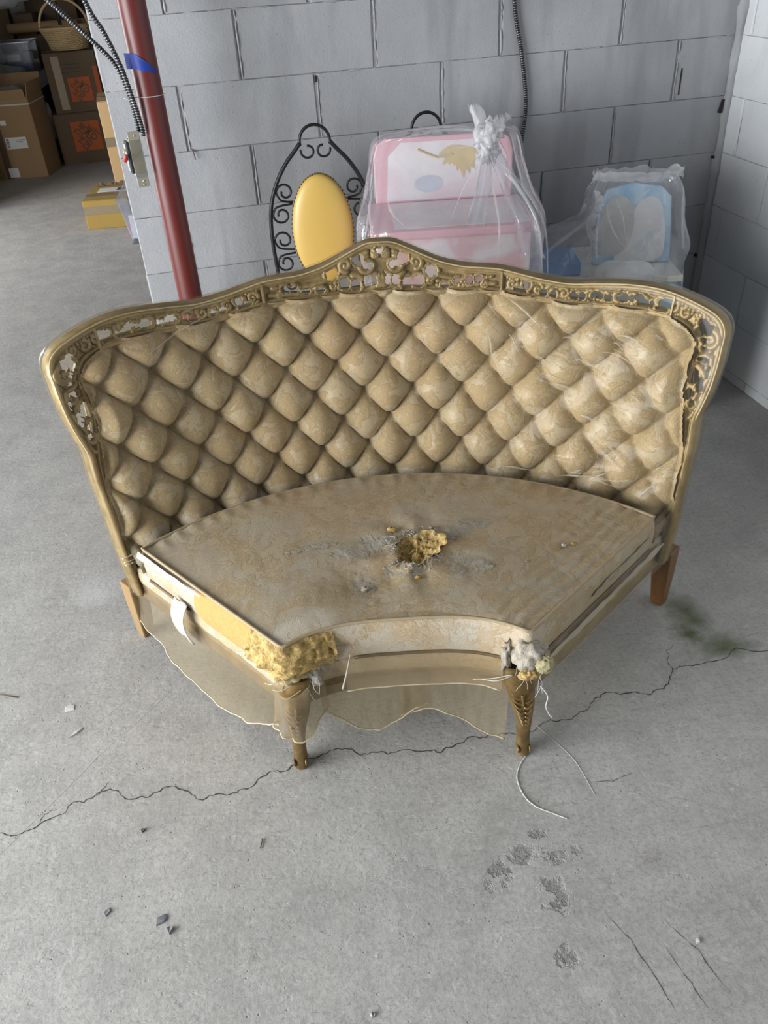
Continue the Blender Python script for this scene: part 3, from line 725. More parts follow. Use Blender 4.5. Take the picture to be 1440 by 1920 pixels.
# travel: left bottom -> top -> right bottom, so "right of travel" points inwards
sweep(out_p, [(-.004, -.010), (.004, -.018), (.008, -.016), (.010, -.010), (.012, -.012), (.015, -.008), (.015, .018), (.010, .024), (.006, .026), (.004, .022), (.000, .024), (-.005, .018), (-.003, .004), (-.006, .000)], 'outer_moulding', M['gilt'])
sweep(inn_p, [(-.012, -.004), (-.010, -.013), (-.006, -.016), (-.003, -.011), (.001, -.015), (.005, -.014), (.006, -.004), (.004, .012), (-.011, .012)], 'inner_moulding', M['gilt'])
# cross bars where the rail sections meet
for a, z0, z1 in ((16.2, .846, .897), (38.6, .832, .884)):
    for sg in (-1, 1):
        V = np.zeros((2, 8, 3)); q = [(-.004, -.012), (-.002, -.020), (.002, -.020), (.004, -.012), (.004, .012), (-.004, .012)]
        V = np.stack([bmap(np.array([sg*a*D2S + d for d, _ in q]), np.full(6, zz), np.array([o_ for _, o_ in q])) for zz in (z0, z1)])
        MB().grid(V, wrapv=True).build('rail_joint', M['gilt'], sofa)
# plain stile panels below the carved ears
for sg in (-1, 1):
    n = 20; V = np.zeros((n, 4, 3))
    for i in range(n):
        z = .20 + (.615 - .20)*i/(n - 1)
        a0 = np.interp(z, [p[1] for p in INN[:8]], [p[0] for p in INN[:8]])*D2S - .004; a1 = np.interp(z, [p[1] for p in OUT[:9]], [p[0] for p in OUT[:9]])*D2S - .002
        V[i] = [bmap(sg*a0, z, -.004), bmap(sg*a1, z, -.004), bmap(sg*a1, z, .038), bmap(sg*a0, z, .038)]
    mb = MB().grid(V, wrapv=True); mb.f.append((3, 2, 1, 0)); mb.m.append(0); k = (n - 1)*4; mb.f.append((k, k + 1, k + 2, k + 3)); mb.m.append(0)
    bevel(mb.build('stile', M['gilt'], sofa), .003)
# outside back panel
a = np.linspace(-45*D2S, 45*D2S, 60); z = np.linspace(.19, .84, 8); X, Y = np.meshgrid(a, z, indexing='ij')
zt = np.interp(np.abs(X)/D2S, [p[0] for p in INN[::-1]], [p[1] for p in INN[::-1]])
Y2 = .19 + (np.minimum(zt - .012, .82) - .19)*(Y - .19)/.65
solidify(MB().grid(bmap(X, Y2, np.full(X.shape, .030))).build('outside_back', M['brocade'], sofa, True), .006, 1.0)

# --- seat plan: front curve, sides on +-45 degrees, round back
def front_pts(n=41, xm=.268, y0=.337, dip=.066, p=3.2):
    xs = np.linspace(-xm, xm, n); return [(x, y0 - dip*(abs(x)/xm)**p) for x in xs]
def seat_outline(inset=0.0, rb=.925, nside=40, nfront=41):
    """open outline: left back -> left front -> front -> right front -> right back"""
    F = front_pts(nfront); c = math.sqrt(.5); L = []
    for k in range(nside):
        t = k/nside; r = rb + (.379 - rb)*t; L.append((-r*c, r*c))
    Rr = [(-x, y) for x, y in reversed(L)]
    P = np.array(L + F + Rr)
    T = np.gradient(P, axis=0); T /= np.linalg.norm(T, axis=1)[:, None]; Nn = np.stack([T[:, 1], -T[:, 0]], -1)   # outward (to the front)
    for _ in range(3):
        Nn[1:-1] = (Nn[:-2] + Nn[1:-1]*2 + Nn[2:])/4
    Nn /= np.linalg.norm(Nn, axis=1)[:, None]
    return P - Nn*inset, Nn
# --- seat cushion top
ZT, ZC0 = .386, .280
HOLEC = np.array((.046, .557))
def seat_top_z(X, Y):
    th_ = np.arctan2(X, Y); r = np.hypot(X, Y)
    fy = np.interp(X, [p[0] for p in front_pts()], [p[1] for p in front_pts()])
    b = np.clip((r - .36)/(.925 - .36), 0, 1); a = np.clip(th_/rad(45), -1, 1)
    z = ZT + .020*(1 - np.abs(a)**3)*np.clip(4*b*(1 - b), 0, 1)**.6 - .006*np.abs(a)**8
    z = z + .0045*(fbm(X*7, Y*7, .5) - .5) + .0022*(fbm(X*30, Y*11, 2.5, 2) - .5)
    # tension folds along the right-hand edge and behind
    z = z + .0016*np.sin((X - Y)*150 + 5*fbm(X*9, Y*9))*sstep(.55, .95, a)
    z = z + .0016*np.sin(th_*120 + 4*fbm(X*9, Y*9, 3))*sstep(.86, .97, b)
    # wrinkles around the tear and the low spot to the front left of it
    d = np.hypot(X - HOLEC[0], Y - HOLEC[1]); an = np.arctan2(Y - HOLEC[1], X - HOLEC[0])
    z = z + .004*np.sin(an*7 + 4*fbm(X*14, Y*14))*np.exp(-((d - .10)/.06)**2)
    z = z - .012*np.exp(-(np.hypot((X + .09)*1.0, (Y - .45)*1.4)/.08)**2)*(.6 + fbm(X*40, Y*40, 7)*.8)
    return z
def hole_rad(an): return .056*(1 + .13*np.sin(2*an + .3) + .08*np.sin(3*an + 1.0) + .07*np.sin(7*an) + .05*np.sin(13*an + 2))
na, nb = 300, 220
aa = np.linspace(-1, 1, na); bb = np.linspace(0, 1, nb)
AA, BB = np.meshgrid(aa, bb, indexing='ij')
Fp = np.array(front_pts(401)); Fth = np.arctan2(Fp[:, 0], Fp[:, 1]); Fr = np.hypot(Fp[:, 0], Fp[:, 1])
TTH = AA*rad(45); r0 = np.interp(TTH, Fth, Fr); RR = r0 + (.925 - r0)*BB
TX, TY = RR*np.sin(TTH), RR*np.cos(TTH); TZ = seat_top_z(TX, TY)
dH = np.hypot(TX - HOLEC[0], TY - HOLEC[1]); aH = np.arctan2(TY - HOLEC[1], TX - HOLEC[0])
hm = dH < hole_rad(aH)
lip = np.exp(-np.clip((dH - hole_rad(aH))/.02, 0, 9)**2)
TZ = TZ + .006*lip*(.3 + vnoise(TX*60, TY*60, 1.0))
ok = ~hm; fm = ok[:-1, :-1] & ok[1:, :-1] & ok[:-1, 1:] & ok[1:, 1:]
cushion = MB().grid(np.stack([TX, TY, TZ], -1), mask=fm).build('seat_cushion', M['brocade_seat'], sofa, True, prune=True)
cushion['label'] = 'torn brocade seat cushion'
# boxing round the cushion; torn open at the front left corner so the foam shows
OP, ON = seat_outline()
n_out = len(OP); nz = 14
BX = np.zeros((n_out, nz, 3)); tt = np.arange(n_out)
for j in range(nz):
    w = j/(nz - 1); z = ZT - .004 + (ZC0 - ZT + .004)*w
    bul = .008*math.sin(PI*w) + .002*(fbm(OP[:, 0]*22, OP[:, 1]*22, z*22) - .5)
    q = OP + ON*bul[:, None]; BX[:, j] = np.stack([q[:, 0], q[:, 1], np.full(n_out, z)], -1)
# torn zone: from 55% of the left side to just past the corner
tornedge = np.array([fbm(.3, j*.9, 1.0)*5 - 2.5 for j in range(nz)])
lo = 17 + tornedge + np.linspace(0, 10, nz); hi = 43.5 + tornedge*.6
tm = (tt[:, None] > lo[None, :]) & (tt[:, None] < hi[None, :])
fm = ~(tm[:-1, :-1] & tm[1:, :-1] & tm[:-1, 1:] & tm[1:, 1:])
MB().grid(BX, mask=fm).build('cushion_boxing', M['brocade_seat'], cushion, True, prune=True)
# exposed foam (smooth skin towards the back, crumbled towards the corner)
FI = list(range(13, 49)); FF = []; sub = 4; nzf = 44
Pf = np.array([OP[k] for k in FI]); Nf = np.array([ON[k] for k in FI])
k2 = np.linspace(0, len(FI) - 1, len(FI)*sub); Pf = np.stack([np.interp(k2, range(len(FI)), Pf[:, q]) for q in (0, 1)], -1); Nf = np.stack([np.interp(k2, range(len(FI)), Nf[:, q]) for q in (0, 1)], -1)
kk = k2 + FI[0]
V = np.zeros((len(k2), nzf, 3)); MI = np.zeros((len(k2), nzf), int)
for j in range(nzf):
    w = j/(nzf - 1); z = ZT - .004 + (ZC0 - .012 - ZT + .004)*w
    rough = sstep(28, 34, kk + 4*(fbm(kk*.3, w*5, 2.2) - .5)*2)
    dsp = -.003 + .014*math.sin(PI*w)**.6 + rough*(.020*math.sin(PI*min(1, w*1.0))**.7 + .034*(fbm(Pf[:, 0]*75, Pf[:, 1]*75, z*75, 4) - .52)) - .010*sstep(43, 48, kk) - .006*(1 - sstep(14, 18, kk))
    q = Pf + Nf*dsp[:, None]; V[:, j] = np.stack([q[:, 0], q[:, 1], np.full(len(k2), z)], -1)
    MI[:, j] = np.where(rough < .5, 1, np.where((w > .72) & (fbm(kk*.5, w*8, 3.3) > .45), 2, 0))
mb = MB().grid(V); mb.m = [int(MI[i, j]) for i in range(len(k2) - 1) for j in range(nzf - 1)]
fo = mb.build('exposed_foam', [M['foam'], M['foam_s'], M['foam_g']], cushion, True); fo['label'] = 'crumbling yellow foam at the torn front corner'
# foam core inside (seen through the hole): lumpy crater
n1, n2 = 110, 44; V = np.zeros((n1, n2, 3))
for i in range(n1):
    an = 2*PI*i/n1; hr = float(hole_rad(np.array(an)))
    for j in range(n2):
        q = j/(n2 - 1); r = (hr + .006)*q; x, y = HOLEC[0] + r*math.cos(an), HOLEC[1] + r*math.sin(an)
        z = .410 - .020*(1 - q**2.2) + .010*math.cos(an - .3)*q + .040*(float(fbm(x*90, y*90, 1.7, 4)) - .5)*(1 - .6*q**4)
        V[i, j] = (x, y, z)
fo = MB().grid(V, wrapu=True).build('foam_crater', M['foam'], cushion, True); fo['label'] = 'yellow foam showing through the hole'
# shreds of grey-white lining pulled over the seat around the hole
def shred(pts, w, name, mat, lift=.0005, seed=0, parent=cushion):
    P = catmull([np.array(p) for p in pts], 20); n = len(P); m = 9; V = np.zeros((n, m, 3))
    for i, p in enumerate(P):
        t = P[min(i + 1, n - 1)] - P[max(i - 1, 0)]; t /= np.hypot(*t) + 1e-9; nn = np.array((-t[1], t[0])); k = i/(n - 1)
        ww = w*math.sin(PI*min(max(k, .03), .97))**.5*(.55 + .9*float(vnoise(k*9, seed*3.1)))
        for j in range(m):
            s_ = (j/(m - 1) - .5)*2; q = p + nn*ww*s_*(.35 + 1.3*float(vnoise(k*46, seed + (j > 4)*5)))
            V[i, j] = (q[0], q[1], float(seat_top_z(q[0], q[1])) + lift + .006*(float(fbm(q[0]*70, q[1]*70, seed)) - .35)*(1 - abs(s_)))
    return MB().grid(V).build(name, mat, parent, True)
shred([(-.02, .60), (-.06, .585), (-.11, .57), (-.17, .55)], .026, 'lining_shred', M['batting_g'], seed=1)
shred([(.10, .60), (.14, .625), (.19, .645), (.24, .65)], .024, 'lining_shred', M['batting_g'], seed=2)
shred([(.10, .525), (.14, .50), (.18, .485), (.22, .48)], .030, 'lining_shred', M['batting'], seed=3)
shred([(-.04, .50), (-.02, .48), (.03, .475), (.07, .48)], .014, 'lining_shred', M['batting'], seed=4)
shred([(-.10, .47), (-.09, .445), (-.06, .44)], .018, 'lining_shred', M['batting_g'], seed=5)
shred([(-.15, .60), (-.21, .59), (-.28, .575)], .010, 'lining_shred', M['batting_g'], .001, 6)
fr_ = MB(); r4 = random.Random(14)
for k in range(70):
    an = rad(r4.uniform(20, 330)); hr = float(hole_rad(np.array(an))); rr_ = hr + r4.uniform(-.006, .014); x, y = HOLEC[0] + rr_*math.cos(an), HOLEC[1] + rr_*math.sin(an)
    p0 = Vector((x, y, float(seat_top_z(np.array(x), np.array(y))) + .008)); P = [p0]
    for q in range(5):
        p0 = p0 + Vector((r4.uniform(-.008, .008) + math.cos(an)*.003, r4.uniform(-.008, .008) + math.sin(an)*.003, r4.uniform(-.004, .002))); P.append(p0)
    fr_.tube([tuple(v_) for v_ in P], list(np.linspace(.0016, .0004, 6)*r4.uniform(.5, 1.3)), 5)
tag(fr_.build('frayed_lining', M['batting_g'], cushion, True), kind='stuff')
for k, (x, y, r_) in enumerate(((.40, .545, .007), (.425, .55, .006), (.385, .535, .004), (.30, .49, .004), (.04, .455, .007), (-.015, .635, .010), (.085, .635, .008), (.11, .60, .008), (.02, .47, .006), (-.085, .435, .009))):
    c = MB().blob((x, y, float(seat_top_z(np.array(x), np.array(y))) + r_*.7), (r_*1.1, r_*.8, r_*.6), 7, k, .5, 3).build('foam_crumb', M['foam'] if k % 3 else M['batting'], cushion, True)
# welted piping round the top and lower edge of the cushion
def ring3(zf, inset, z):
    P, N_ = seat_outline(inset); return [(x, y, z(x, y)) for x, y in P]
bk = [(.925*math.sin(t), .925*math.cos(t)) for t in np.linspace(rad(45), -rad(45), 50)]
ptop = ring3(0, -.001, lambda x, y: ZT - .001) + [(x, y, ZT - .001) for x, y in bk[1:-1]]
MB().tube(ptop, .0042, 7, closed=True).build('piping', M['piping'], cushion, True)
pb = [p for k, p in enumerate(ring3(0, -.003, lambda x, y: ZC0)) if k < 14 or k > 50]
MB().tube(pb[:14], .004, 6).build('piping', M['piping_d'], cushion, True); MB().tube(pb[14:], .004, 6).build('piping', M['piping_d'], cushion, True)
# --- seat base: padded fabric band over a gilt rail
def bandmesh(z0, z1, inset, bulge, thick, rb, name, mat, k0=0, k1=None, nzz=7):
    P, N_ = seat_outline(inset, rb); P, N_ = P[k0:k1], N_[k0:k1]; V = np.zeros((len(P), nzz*2, 3))
    for j in range(nzz):
        w = j/(nzz - 1); z = z0 + (z1 - z0)*w; q = P + N_*(bulge*math.sin(PI*w)); V[:, j] = np.stack([q[:, 0], q[:, 1], np.full(len(P), z)], -1)
        q = P - N_*thick; V[:, 2*nzz - 1 - j] = np.stack([q[:, 0], q[:, 1], np.full(len(P), z)], -1)
    mb = MB().grid(V, wrapv=True); m = 2*nzz; mb.f += [tuple(range(m)), tuple(range((len(P) - 1)*m + m - 1, (len(P) - 1)*m - 1, -1))]; mb.m += [0, 0]
    return mb.build(name, mat, sofa, True)
bandmesh(.222, .279, .003, .006, .05, 1.02, 'seat_base', M['brocade_seat'])
bandmesh(.170, .221, .004, .003, .03, 1.03, 'seat_rail', M['gilt'])
P, N_ = seat_outline(.03, 1.02)
bt = [(x, y, .19) for x, y in P] + [(.99*math.sin(t), .99*math.cos(t), .19) for t in np.linspace(rad(44), -rad(44), 30)]
mb = MB(); mb.add(bt, [tuple(range(len(bt)))]); mb.build('dust_cover', M['batting_g'], sofa)
# torn white strip hanging between cushion and rail on the right-hand side
c45 = math.sqrt(.5)
def side_strip(sg, r0, r1, zf, hw, off, name, mat, seed, parent=sofa):
    n = 50; V = np.zeros((n, 5, 3))
    for i in range(n):
        r = r0 + (r1 - r0)*i/(n - 1)
        for j in range(5):
            h = (j/4 - .5)*2*hw*(.35 + .9*float(vnoise(r*38, seed)))*min(1, (min(i, n - 1 - i) + .5)/4); o_ = off + .004*float(vnoise(r*30, j*.7, seed))
            V[i, j] = (sg*(r*c45 + o_*c45), r*c45 - o_*c45, zf(r) + h)
    return MB().grid(V).build(name, mat, parent, True)
side_strip(1, .45, .99, lambda r: .262 + .02*(r - .7), .011, .010, 'torn_lining', M['muslin'], 2.2)
side_strip(1, .62, .90, lambda r: .330 + .03*(r - .7), .010, .009, 'torn_lining', M['batting'], 5.2, cushion)
# muslin flap hanging from the tear
n = 26; V = np.zeros((n, 6, 3))
for i in range(n):
    t = i/(n - 1); z = .316 - .120*t; o_ = .016 + .020*math.sin(t*2.6)
    for j in range(6):
        r = .785 - .052*(j/5) + .008*math.sin(t*5) + (-.010 if t < .3 else 0)*0
        V[i, j] = (-(r*c45 + o_*c45), r*c45 - o_*c45 - .004*math.sin(j*1.3 + t*3), z - .006*float(vnoise(j*.9, 3)))
solidify(MB().grid(V).build('muslin_flap', M['muslin'], cushion, True), .0015)

# --- batting spilling from the front corners, loose threads
def corner_blob(c, r, seed, mat, name, amp=.35):
    return MB().blob(c, r, 18, seed, amp, 3.5).build(name, mat, cushion, True)
corner_blob((.272, .268, .320), (.038, .032, .040), 3, M['batting'], 'cotton_batting', .30)['label'] = 'white cotton batting bursting from the right front corner'
corner_blob((.298, .243, .312), (.020, .016, .026), 5, M['foam_g'], 'foam_lump', .3)
corner_blob((.265, .240, .285), (.022, .012, .012), 6, M['foam'], 'foam_lump', .4)
corner_blob((.225, .285, .290), (.013, .014, .045), 8, M['batting'], 'cotton_batting', .6)
corner_blob((-.205, .305, .318), (.016, .014, .048), 9, M['batting_g'], 'cotton_batting', .6)
corner_blob((-.222, .288, .262), (.022, .014, .022), 12, M['batting_g'], 'cotton_batting', .7)
corner_blob((-.185, .318, .352), (.018, .010, .012), 13, M['batting_g'], 'cotton_batting', .6)
th = MB(); r3 = random.Random(5)
for (cx, cy, cz, n_) in ((-.222, .282, .27, 6), (.245, .265, .275, 6), (.29, .240, .275, 3)):
    for _ in range(n_):
        p = Vector((cx + r3.uniform(-.02, .02), cy + r3.uniform(-.012, .004), cz + r3.uniform(-.01, .02))); P = [p.copy()]; d = Vector((r3.uniform(-.4, .4), -.5, -.6))
        for q in range(9):
            d = (d + Vector((r3.uniform(-.7, .7), r3.uniform(-.5, .4), r3.uniform(-.8, .2)))).normalized(); p = p + d*.008; P.append(p.copy())
        th.tube(P[:7], .00045, 5)
tag(th.build('loose_threads', M['string'], cushion, True), kind='stuff')
lt = MB(); P = catmull([(.285, .205, .285), (.300, .196, .262), (.297, .192, .235), (.303, .190, .215), (.312, .188, .20)], 5); lt.tube(P, .0013, 6); lt.build('loose_thread', M['string'], cushion, True)

# --- legs
def front_leg(sg):
    base = Vector((sg*.268, .268, 0)); secs = [(.274, .034, .030, .006), (.235, .035, .031, .000), (.205, .033, .031, -.004), (.17, .029, .028, -.006), (.13, .022, .022, -.004), (.09, .0175, .0175, .000), (.055, .0155, .016, -.002), (.035, .016, .018, -.005), (.018, .0175, .020, -.009), (.006, .0165, .019, -.011), (0, .014, .016, -.011)]
    zs = np.linspace(0, 1, 34); sz = [s_[0] for s_ in secs]; V = np.zeros((34, 20, 3)); idx = np.linspace(0, len(secs) - 1, 34)
    col = [np.interp(idx, range(len(secs)), [s_[k] for s_ in secs]) for k in range(4)]
    for i in range(34):
        for k in range(20):
            a = 2*PI*k/20; ca, sa_ = math.cos(a), math.sin(a)
            x = col[1][i]*math.copysign(abs(ca)**.8, ca); y = col[2][i]*math.copysign(abs(sa_)**.8, sa_) + col[3][i]
            lean = max(0, (col[0][i] - .09)/.18); V[i, k] = (base.x + x - sg*.020*lean**1.3, base.y + y + .024*lean**1.3, col[0][i])
    mb = MB().grid(V[:, ::-1], wrapv=True); n = 33*20; mb.f.append(tuple(n + k for k in range(20))); mb.m.append(0); mb.f.append(tuple(range(19, -1, -1))); mb.m.append(0)
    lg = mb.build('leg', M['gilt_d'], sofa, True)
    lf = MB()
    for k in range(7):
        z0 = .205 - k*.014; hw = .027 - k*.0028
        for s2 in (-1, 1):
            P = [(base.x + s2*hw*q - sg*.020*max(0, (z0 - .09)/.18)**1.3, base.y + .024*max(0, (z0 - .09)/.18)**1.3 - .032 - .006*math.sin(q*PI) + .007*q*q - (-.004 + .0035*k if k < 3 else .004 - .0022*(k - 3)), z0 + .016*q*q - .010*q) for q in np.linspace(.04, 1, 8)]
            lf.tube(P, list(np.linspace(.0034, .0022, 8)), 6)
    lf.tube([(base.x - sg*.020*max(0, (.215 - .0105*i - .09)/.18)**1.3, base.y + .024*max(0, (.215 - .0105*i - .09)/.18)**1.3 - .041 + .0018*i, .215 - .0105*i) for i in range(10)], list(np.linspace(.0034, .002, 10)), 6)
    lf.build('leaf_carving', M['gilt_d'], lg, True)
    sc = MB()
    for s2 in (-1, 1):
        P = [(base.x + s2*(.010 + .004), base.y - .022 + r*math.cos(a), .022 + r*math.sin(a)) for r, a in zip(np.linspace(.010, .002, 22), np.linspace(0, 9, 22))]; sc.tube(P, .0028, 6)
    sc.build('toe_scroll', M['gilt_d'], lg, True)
for sg in (-1, 1): front_leg(sg)
for sg, m_ in ((-1, M['legtan']), (1, M['legwood'])):
    c = Vector((sg*.742, .745, 0)); mb = MB()
    for k, (z0, z1) in enumerate(((0, .21),)):
        v = []
        for z, h, o_ in ((0, .017, .010), (.02, .019, .008), (.11, .024, .004), (.21, .027, 0)):
            for a, b in ((-1, -1), (1, -1), (1, 1), (-1, 1)):
                x, y = a*h, b*h; ca = math.cos(sg*-PI/4*0); v.append((c.x + sg*o_ + (x*c45 - y*c45), c.y + o_ + (x*c45 + y*c45), z))
        f = [(3, 2, 1, 0), (12, 13, 14, 15)]
        for i in range(3):
            for q in range(4): f.append((i*4 + q, i*4 + (q + 1) % 4, i*4 + 4 + (q + 1) % 4, i*4 + 4 + q))
        mb.add(v, f)
    bevel(mb.build('leg', m_, sofa), .004)
# ------------------------------------------------------------------ clear vinyl slip-cover over the sofa
cover = empty('plastic_cover', SO, STH, 'yellowed clear plastic slipcover draped over the gold corner sofa, torn at the front', 'cover')
# front sheet: spans from puff to puff, lies close to the carved frame
H0 = np.where(inside, TH, .020)
def boxblur(a, k):
    for ax in (0, 1):
        c = np.cumsum(np.pad(a, [(k + 1, k) if q == ax else (0, 0) for q in (0, 1)], mode='edge'), axis=ax)
        n = a.shape[ax]; sl = lambda i: tuple(slice(i, i + n) if q == ax else slice(None) for q in (0, 1))
        a = (c[sl(2*k + 1)] - c[sl(0)])/(2*k + 1)
    return a
ps = np.arange(-46.8*D2S, 46.8*D2S, .004); pz = np.arange(.33, .985, .004); PS, PZ = np.meshgrid(ps, pz, indexing='ij')
ii = np.clip(((PS - gs[0])/hs).astype(int), 0, len(gs) - 1); jj = np.clip(((PZ - gz[0])/hs).astype(int), 0, len(gz) - 1)
hp = np.where((PZ < gz[-1]) & (np.abs(PS) < gs[-1]), H0[ii, jj], .020)
mx = hp.copy()
for dx in range(-6, 7):
    for dy in range(-6, 7):
        mx = np.maximum(mx, np.roll(np.roll(hp, dx, 0), dy, 1))
pl = np.maximum(boxblur(boxblur(mx, 5), 5) + .001, hp + .003)
pl = np.maximum(boxblur(pl, 3), hp + .0025)
# tension ridges: long pulls from the frame joints, short glints on the right-hand half
def ridge(x0, z0, x1, z1, w, h):
    global pl
    dx, dz = x1 - x0, z1 - z0; L = dx*dx + dz*dz; t = np.clip(((PS - x0)*dx + (PZ - z0)*dz)/L, 0, 1)
    d = np.hypot(PS - x0 - t*dx, PZ - z0 - t*dz); pl += h*np.exp(-(d/w)**2)*np.sin(PI*np.clip(t, .05, .95))
rr = random.Random(21)
for a0, z0, a1, z1 in ((-38, .70, -24, .86), (-34, .74, -20, .87), (-30, .70, -18, .83), (14, .84, 19, .77), (12, .83, 15, .75), (9, .80, 14, .68), (22, .80, 27, .74), (20, .72, 27, .66), (25, .78, 34, .73), (28, .70, 38, .64), (32, .82, 41, .74), (-6, .82, -14, .74)):
    ridge(a0*D2S, z0, a1*D2S, z1, .0042, .0065)
for k in range(26):
    a0 = rr.uniform(6, 40); z0 = rr.uniform(.42, .82); L = rr.uniform(2.5, 6); ridge(a0*D2S, z0, (a0 + L)*D2S, z0 - rr.uniform(.02, .06), .0036, rr.uniform(.003, .006))
for k in range(8):
    a0 = rr.uniform(2, 36); ridge(a0*D2S, .405 + rr.uniform(-.02, .03), (a0 + 8)*D2S, .425 + rr.uniform(-.02, .03), .007, .006)
pl += .003*(fbm(PS*9, PZ*14, 8.0) - .5)
ox = [np.array((a*1.005*D2S, b + (.004 if b > .7 else 0))) for a, b in sym(OUT)]; ox_c = [tuple(p) for p in catmull(ox, 5)]
inp = in_poly(PS, PZ, ox_c)
seatline = PZ > .372
ok = inp & seatline; fm = ok[:-1, :-1] & ok[1:, :-1] & ok[:-1, 1:] & ok[1:, 1:]
MB().grid(bmap(PS, PZ, -pl), mask=fm).build('front_sheet', M['vinyl'], cover, True, prune=True)
# reflection streaks painted as whitish raised creases on the sheet
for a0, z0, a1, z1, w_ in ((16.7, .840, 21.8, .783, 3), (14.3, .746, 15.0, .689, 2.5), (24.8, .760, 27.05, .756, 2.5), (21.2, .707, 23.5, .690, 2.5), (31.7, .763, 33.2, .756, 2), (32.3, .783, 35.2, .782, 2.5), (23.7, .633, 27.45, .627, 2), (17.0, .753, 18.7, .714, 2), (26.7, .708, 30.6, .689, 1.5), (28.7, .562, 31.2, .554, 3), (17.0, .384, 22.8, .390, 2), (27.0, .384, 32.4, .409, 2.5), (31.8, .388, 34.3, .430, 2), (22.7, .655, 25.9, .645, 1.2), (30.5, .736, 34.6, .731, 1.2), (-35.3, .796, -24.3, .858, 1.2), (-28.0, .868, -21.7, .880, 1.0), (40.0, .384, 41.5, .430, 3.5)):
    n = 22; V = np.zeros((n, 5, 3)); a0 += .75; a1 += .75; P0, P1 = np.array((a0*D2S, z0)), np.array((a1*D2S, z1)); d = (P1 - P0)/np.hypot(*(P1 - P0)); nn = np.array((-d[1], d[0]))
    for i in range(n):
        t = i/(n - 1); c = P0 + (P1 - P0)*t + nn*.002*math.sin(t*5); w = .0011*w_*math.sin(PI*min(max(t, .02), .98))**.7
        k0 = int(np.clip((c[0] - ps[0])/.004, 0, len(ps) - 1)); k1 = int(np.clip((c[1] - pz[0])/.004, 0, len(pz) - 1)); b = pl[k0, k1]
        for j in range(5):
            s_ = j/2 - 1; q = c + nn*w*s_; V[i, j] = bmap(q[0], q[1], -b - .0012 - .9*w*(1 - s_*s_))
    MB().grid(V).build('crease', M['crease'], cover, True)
# rim that folds over the outer edge, and the sheet down the outside back
prof = [(.004, -.026), (-.002, -.022), (-.006, -.008), (-.006, .016), (-.002, .030), (.006, .034)]
rim = [p for p in ox_c if p[1] > .14]
sweep(rim, prof, 'edge_sheet', M['vinyl'], cover, closedprof=False)
a = np.linspace(-46.3*D2S, 46.3*D2S, 90); w = np.linspace(0, 1, 14); X, Wd = np.meshgrid(a, w, indexing='ij')
zt = np.interp(np.abs(X)/D2S, [p[0] for p in OUT[::-1]], [p[1] for p in OUT[::-1]]) - .002
zb = .10 + .02*np.sin(X*9) + .02*(fbm(X*6, 1.0) - .5)
MB().grid(bmap(X, zb + (zt - zb)*Wd, np.clip(.034 + .016*np.sin(X*16 + 2), .032, 1)*1.0 + 0*np.sin(X*16 + 2)*(1 - Wd)**1.5 + .006*(fbm(X*9, Wd*4, 3) - .5))).build('rear_sheet', M['vinyl'], cover, True)
welt = [tuple(bmap(p[0], p[1], -.020)) for p in ox_c if p[1] > .60]
MB().tube(welt, .0022, 5).build('welt', M['vinyl_edge'], cover, True)
# seat film (holed with the cushion), slightly above the fabric
ok = (dH > hole_rad(aH)*1.35 + .012*np.sin(aH*5)) & (BB < .985)
ok &= ~((AA < -.62) & (BB < .10))
fm = ok[:-1, :-1] & ok[1:, :-1] & ok[:-1, 1:] & ok[1:, 1:]
SZ = TZ + .0035 + .0030*fbm(TX*14, TY*5, 6.0) + .002*fbm(TX*40, TY*40, 1.0)*np.exp(-((dH - .12)/.08)**2)
MB().grid(np.stack([TX, TY, SZ], -1), mask=fm).build('seat_sheet', M['vinyl_seat'], cover, True, prune=True)
# side sheet on the right-hand boxing
P, N_ = seat_outline(-.013, .98)
kq = [k for k in range(len(P)) if k > 84]; V = np.zeros((len(kq), 8, 3))
for i, k in enumerate(kq):
    for j in range(8):
        z = .380 - .185*j/7; q = P[k] + N_[k]*(.004 + .006*float(fbm(k*.25, j*.6, 2))); V[i, j] = (q[0], q[1], z)
MB().grid(V).build('side_sheet', M['vinyl'], cover, True)
# skirt: left side, wrapped round the left front leg, loose across the front
def skirt(keys, name, ztop, mat=M['vinyl_skirt'], nz=16, seed=1, flare=.03, welt=True):
    """keys: (x, y, zbottom, extra outward) along the path; hangs from ztop"""
    K = catmull([np.array(k, float) for k in keys], 9); n = len(K); K = np.array(K)
    T = np.gradient(K[:, :2], axis=0); T /= np.linalg.norm(T, axis=1)[:, None] + 1e-9; Nn = np.stack([T[:, 1], -T[:, 0]], -1)
    V = np.zeros((n, nz, 3))
    for j in range(nz):
        w = j/(nz - 1); z = ztop + (K[:, 2] - ztop)*w
        o_ = K[:, 3]*w**1.2 + flare*w*(fbm(np.arange(n)*.16, w*1.5, seed) - .4) + .004*(fbm(np.arange(n)*.6, w*6, seed + 3) - .5)
        q = K[:, :2] + Nn*o_[:, None]; V[:, j] = np.stack([q[:, 0], q[:, 1], z], -1)
    o = MB().grid(V).build(name, mat, cover, True)
    if welt: MB().tube([tuple(p) for p in V[:, -1]], .0021, 5).build('welt', M['vinyl_edge'], cover, True)
    return V
g = c45
VL = skirt([(-1.03*g, 1.03*g, .085, .01), (-.95*g, .95*g, .068, .02), (-.86*g, .86*g, .052, .03), (-.76*g, .76*g, .040, .035), (-.66*g, .66*g, .030, .03), (-.56*g, .56*g, .035, .025), (-.48*g, .48*g, .075, .02), (-.42*g, .42*g, .110, .012), (-.300, .268, .130, .012), (-.275, .236, .118, .004), (-.245, .240, .120, .004), (-.222, .272, .150, .008), (-.195, .300, .165, .008)], 'skirt_sheet', .262, seed=2)
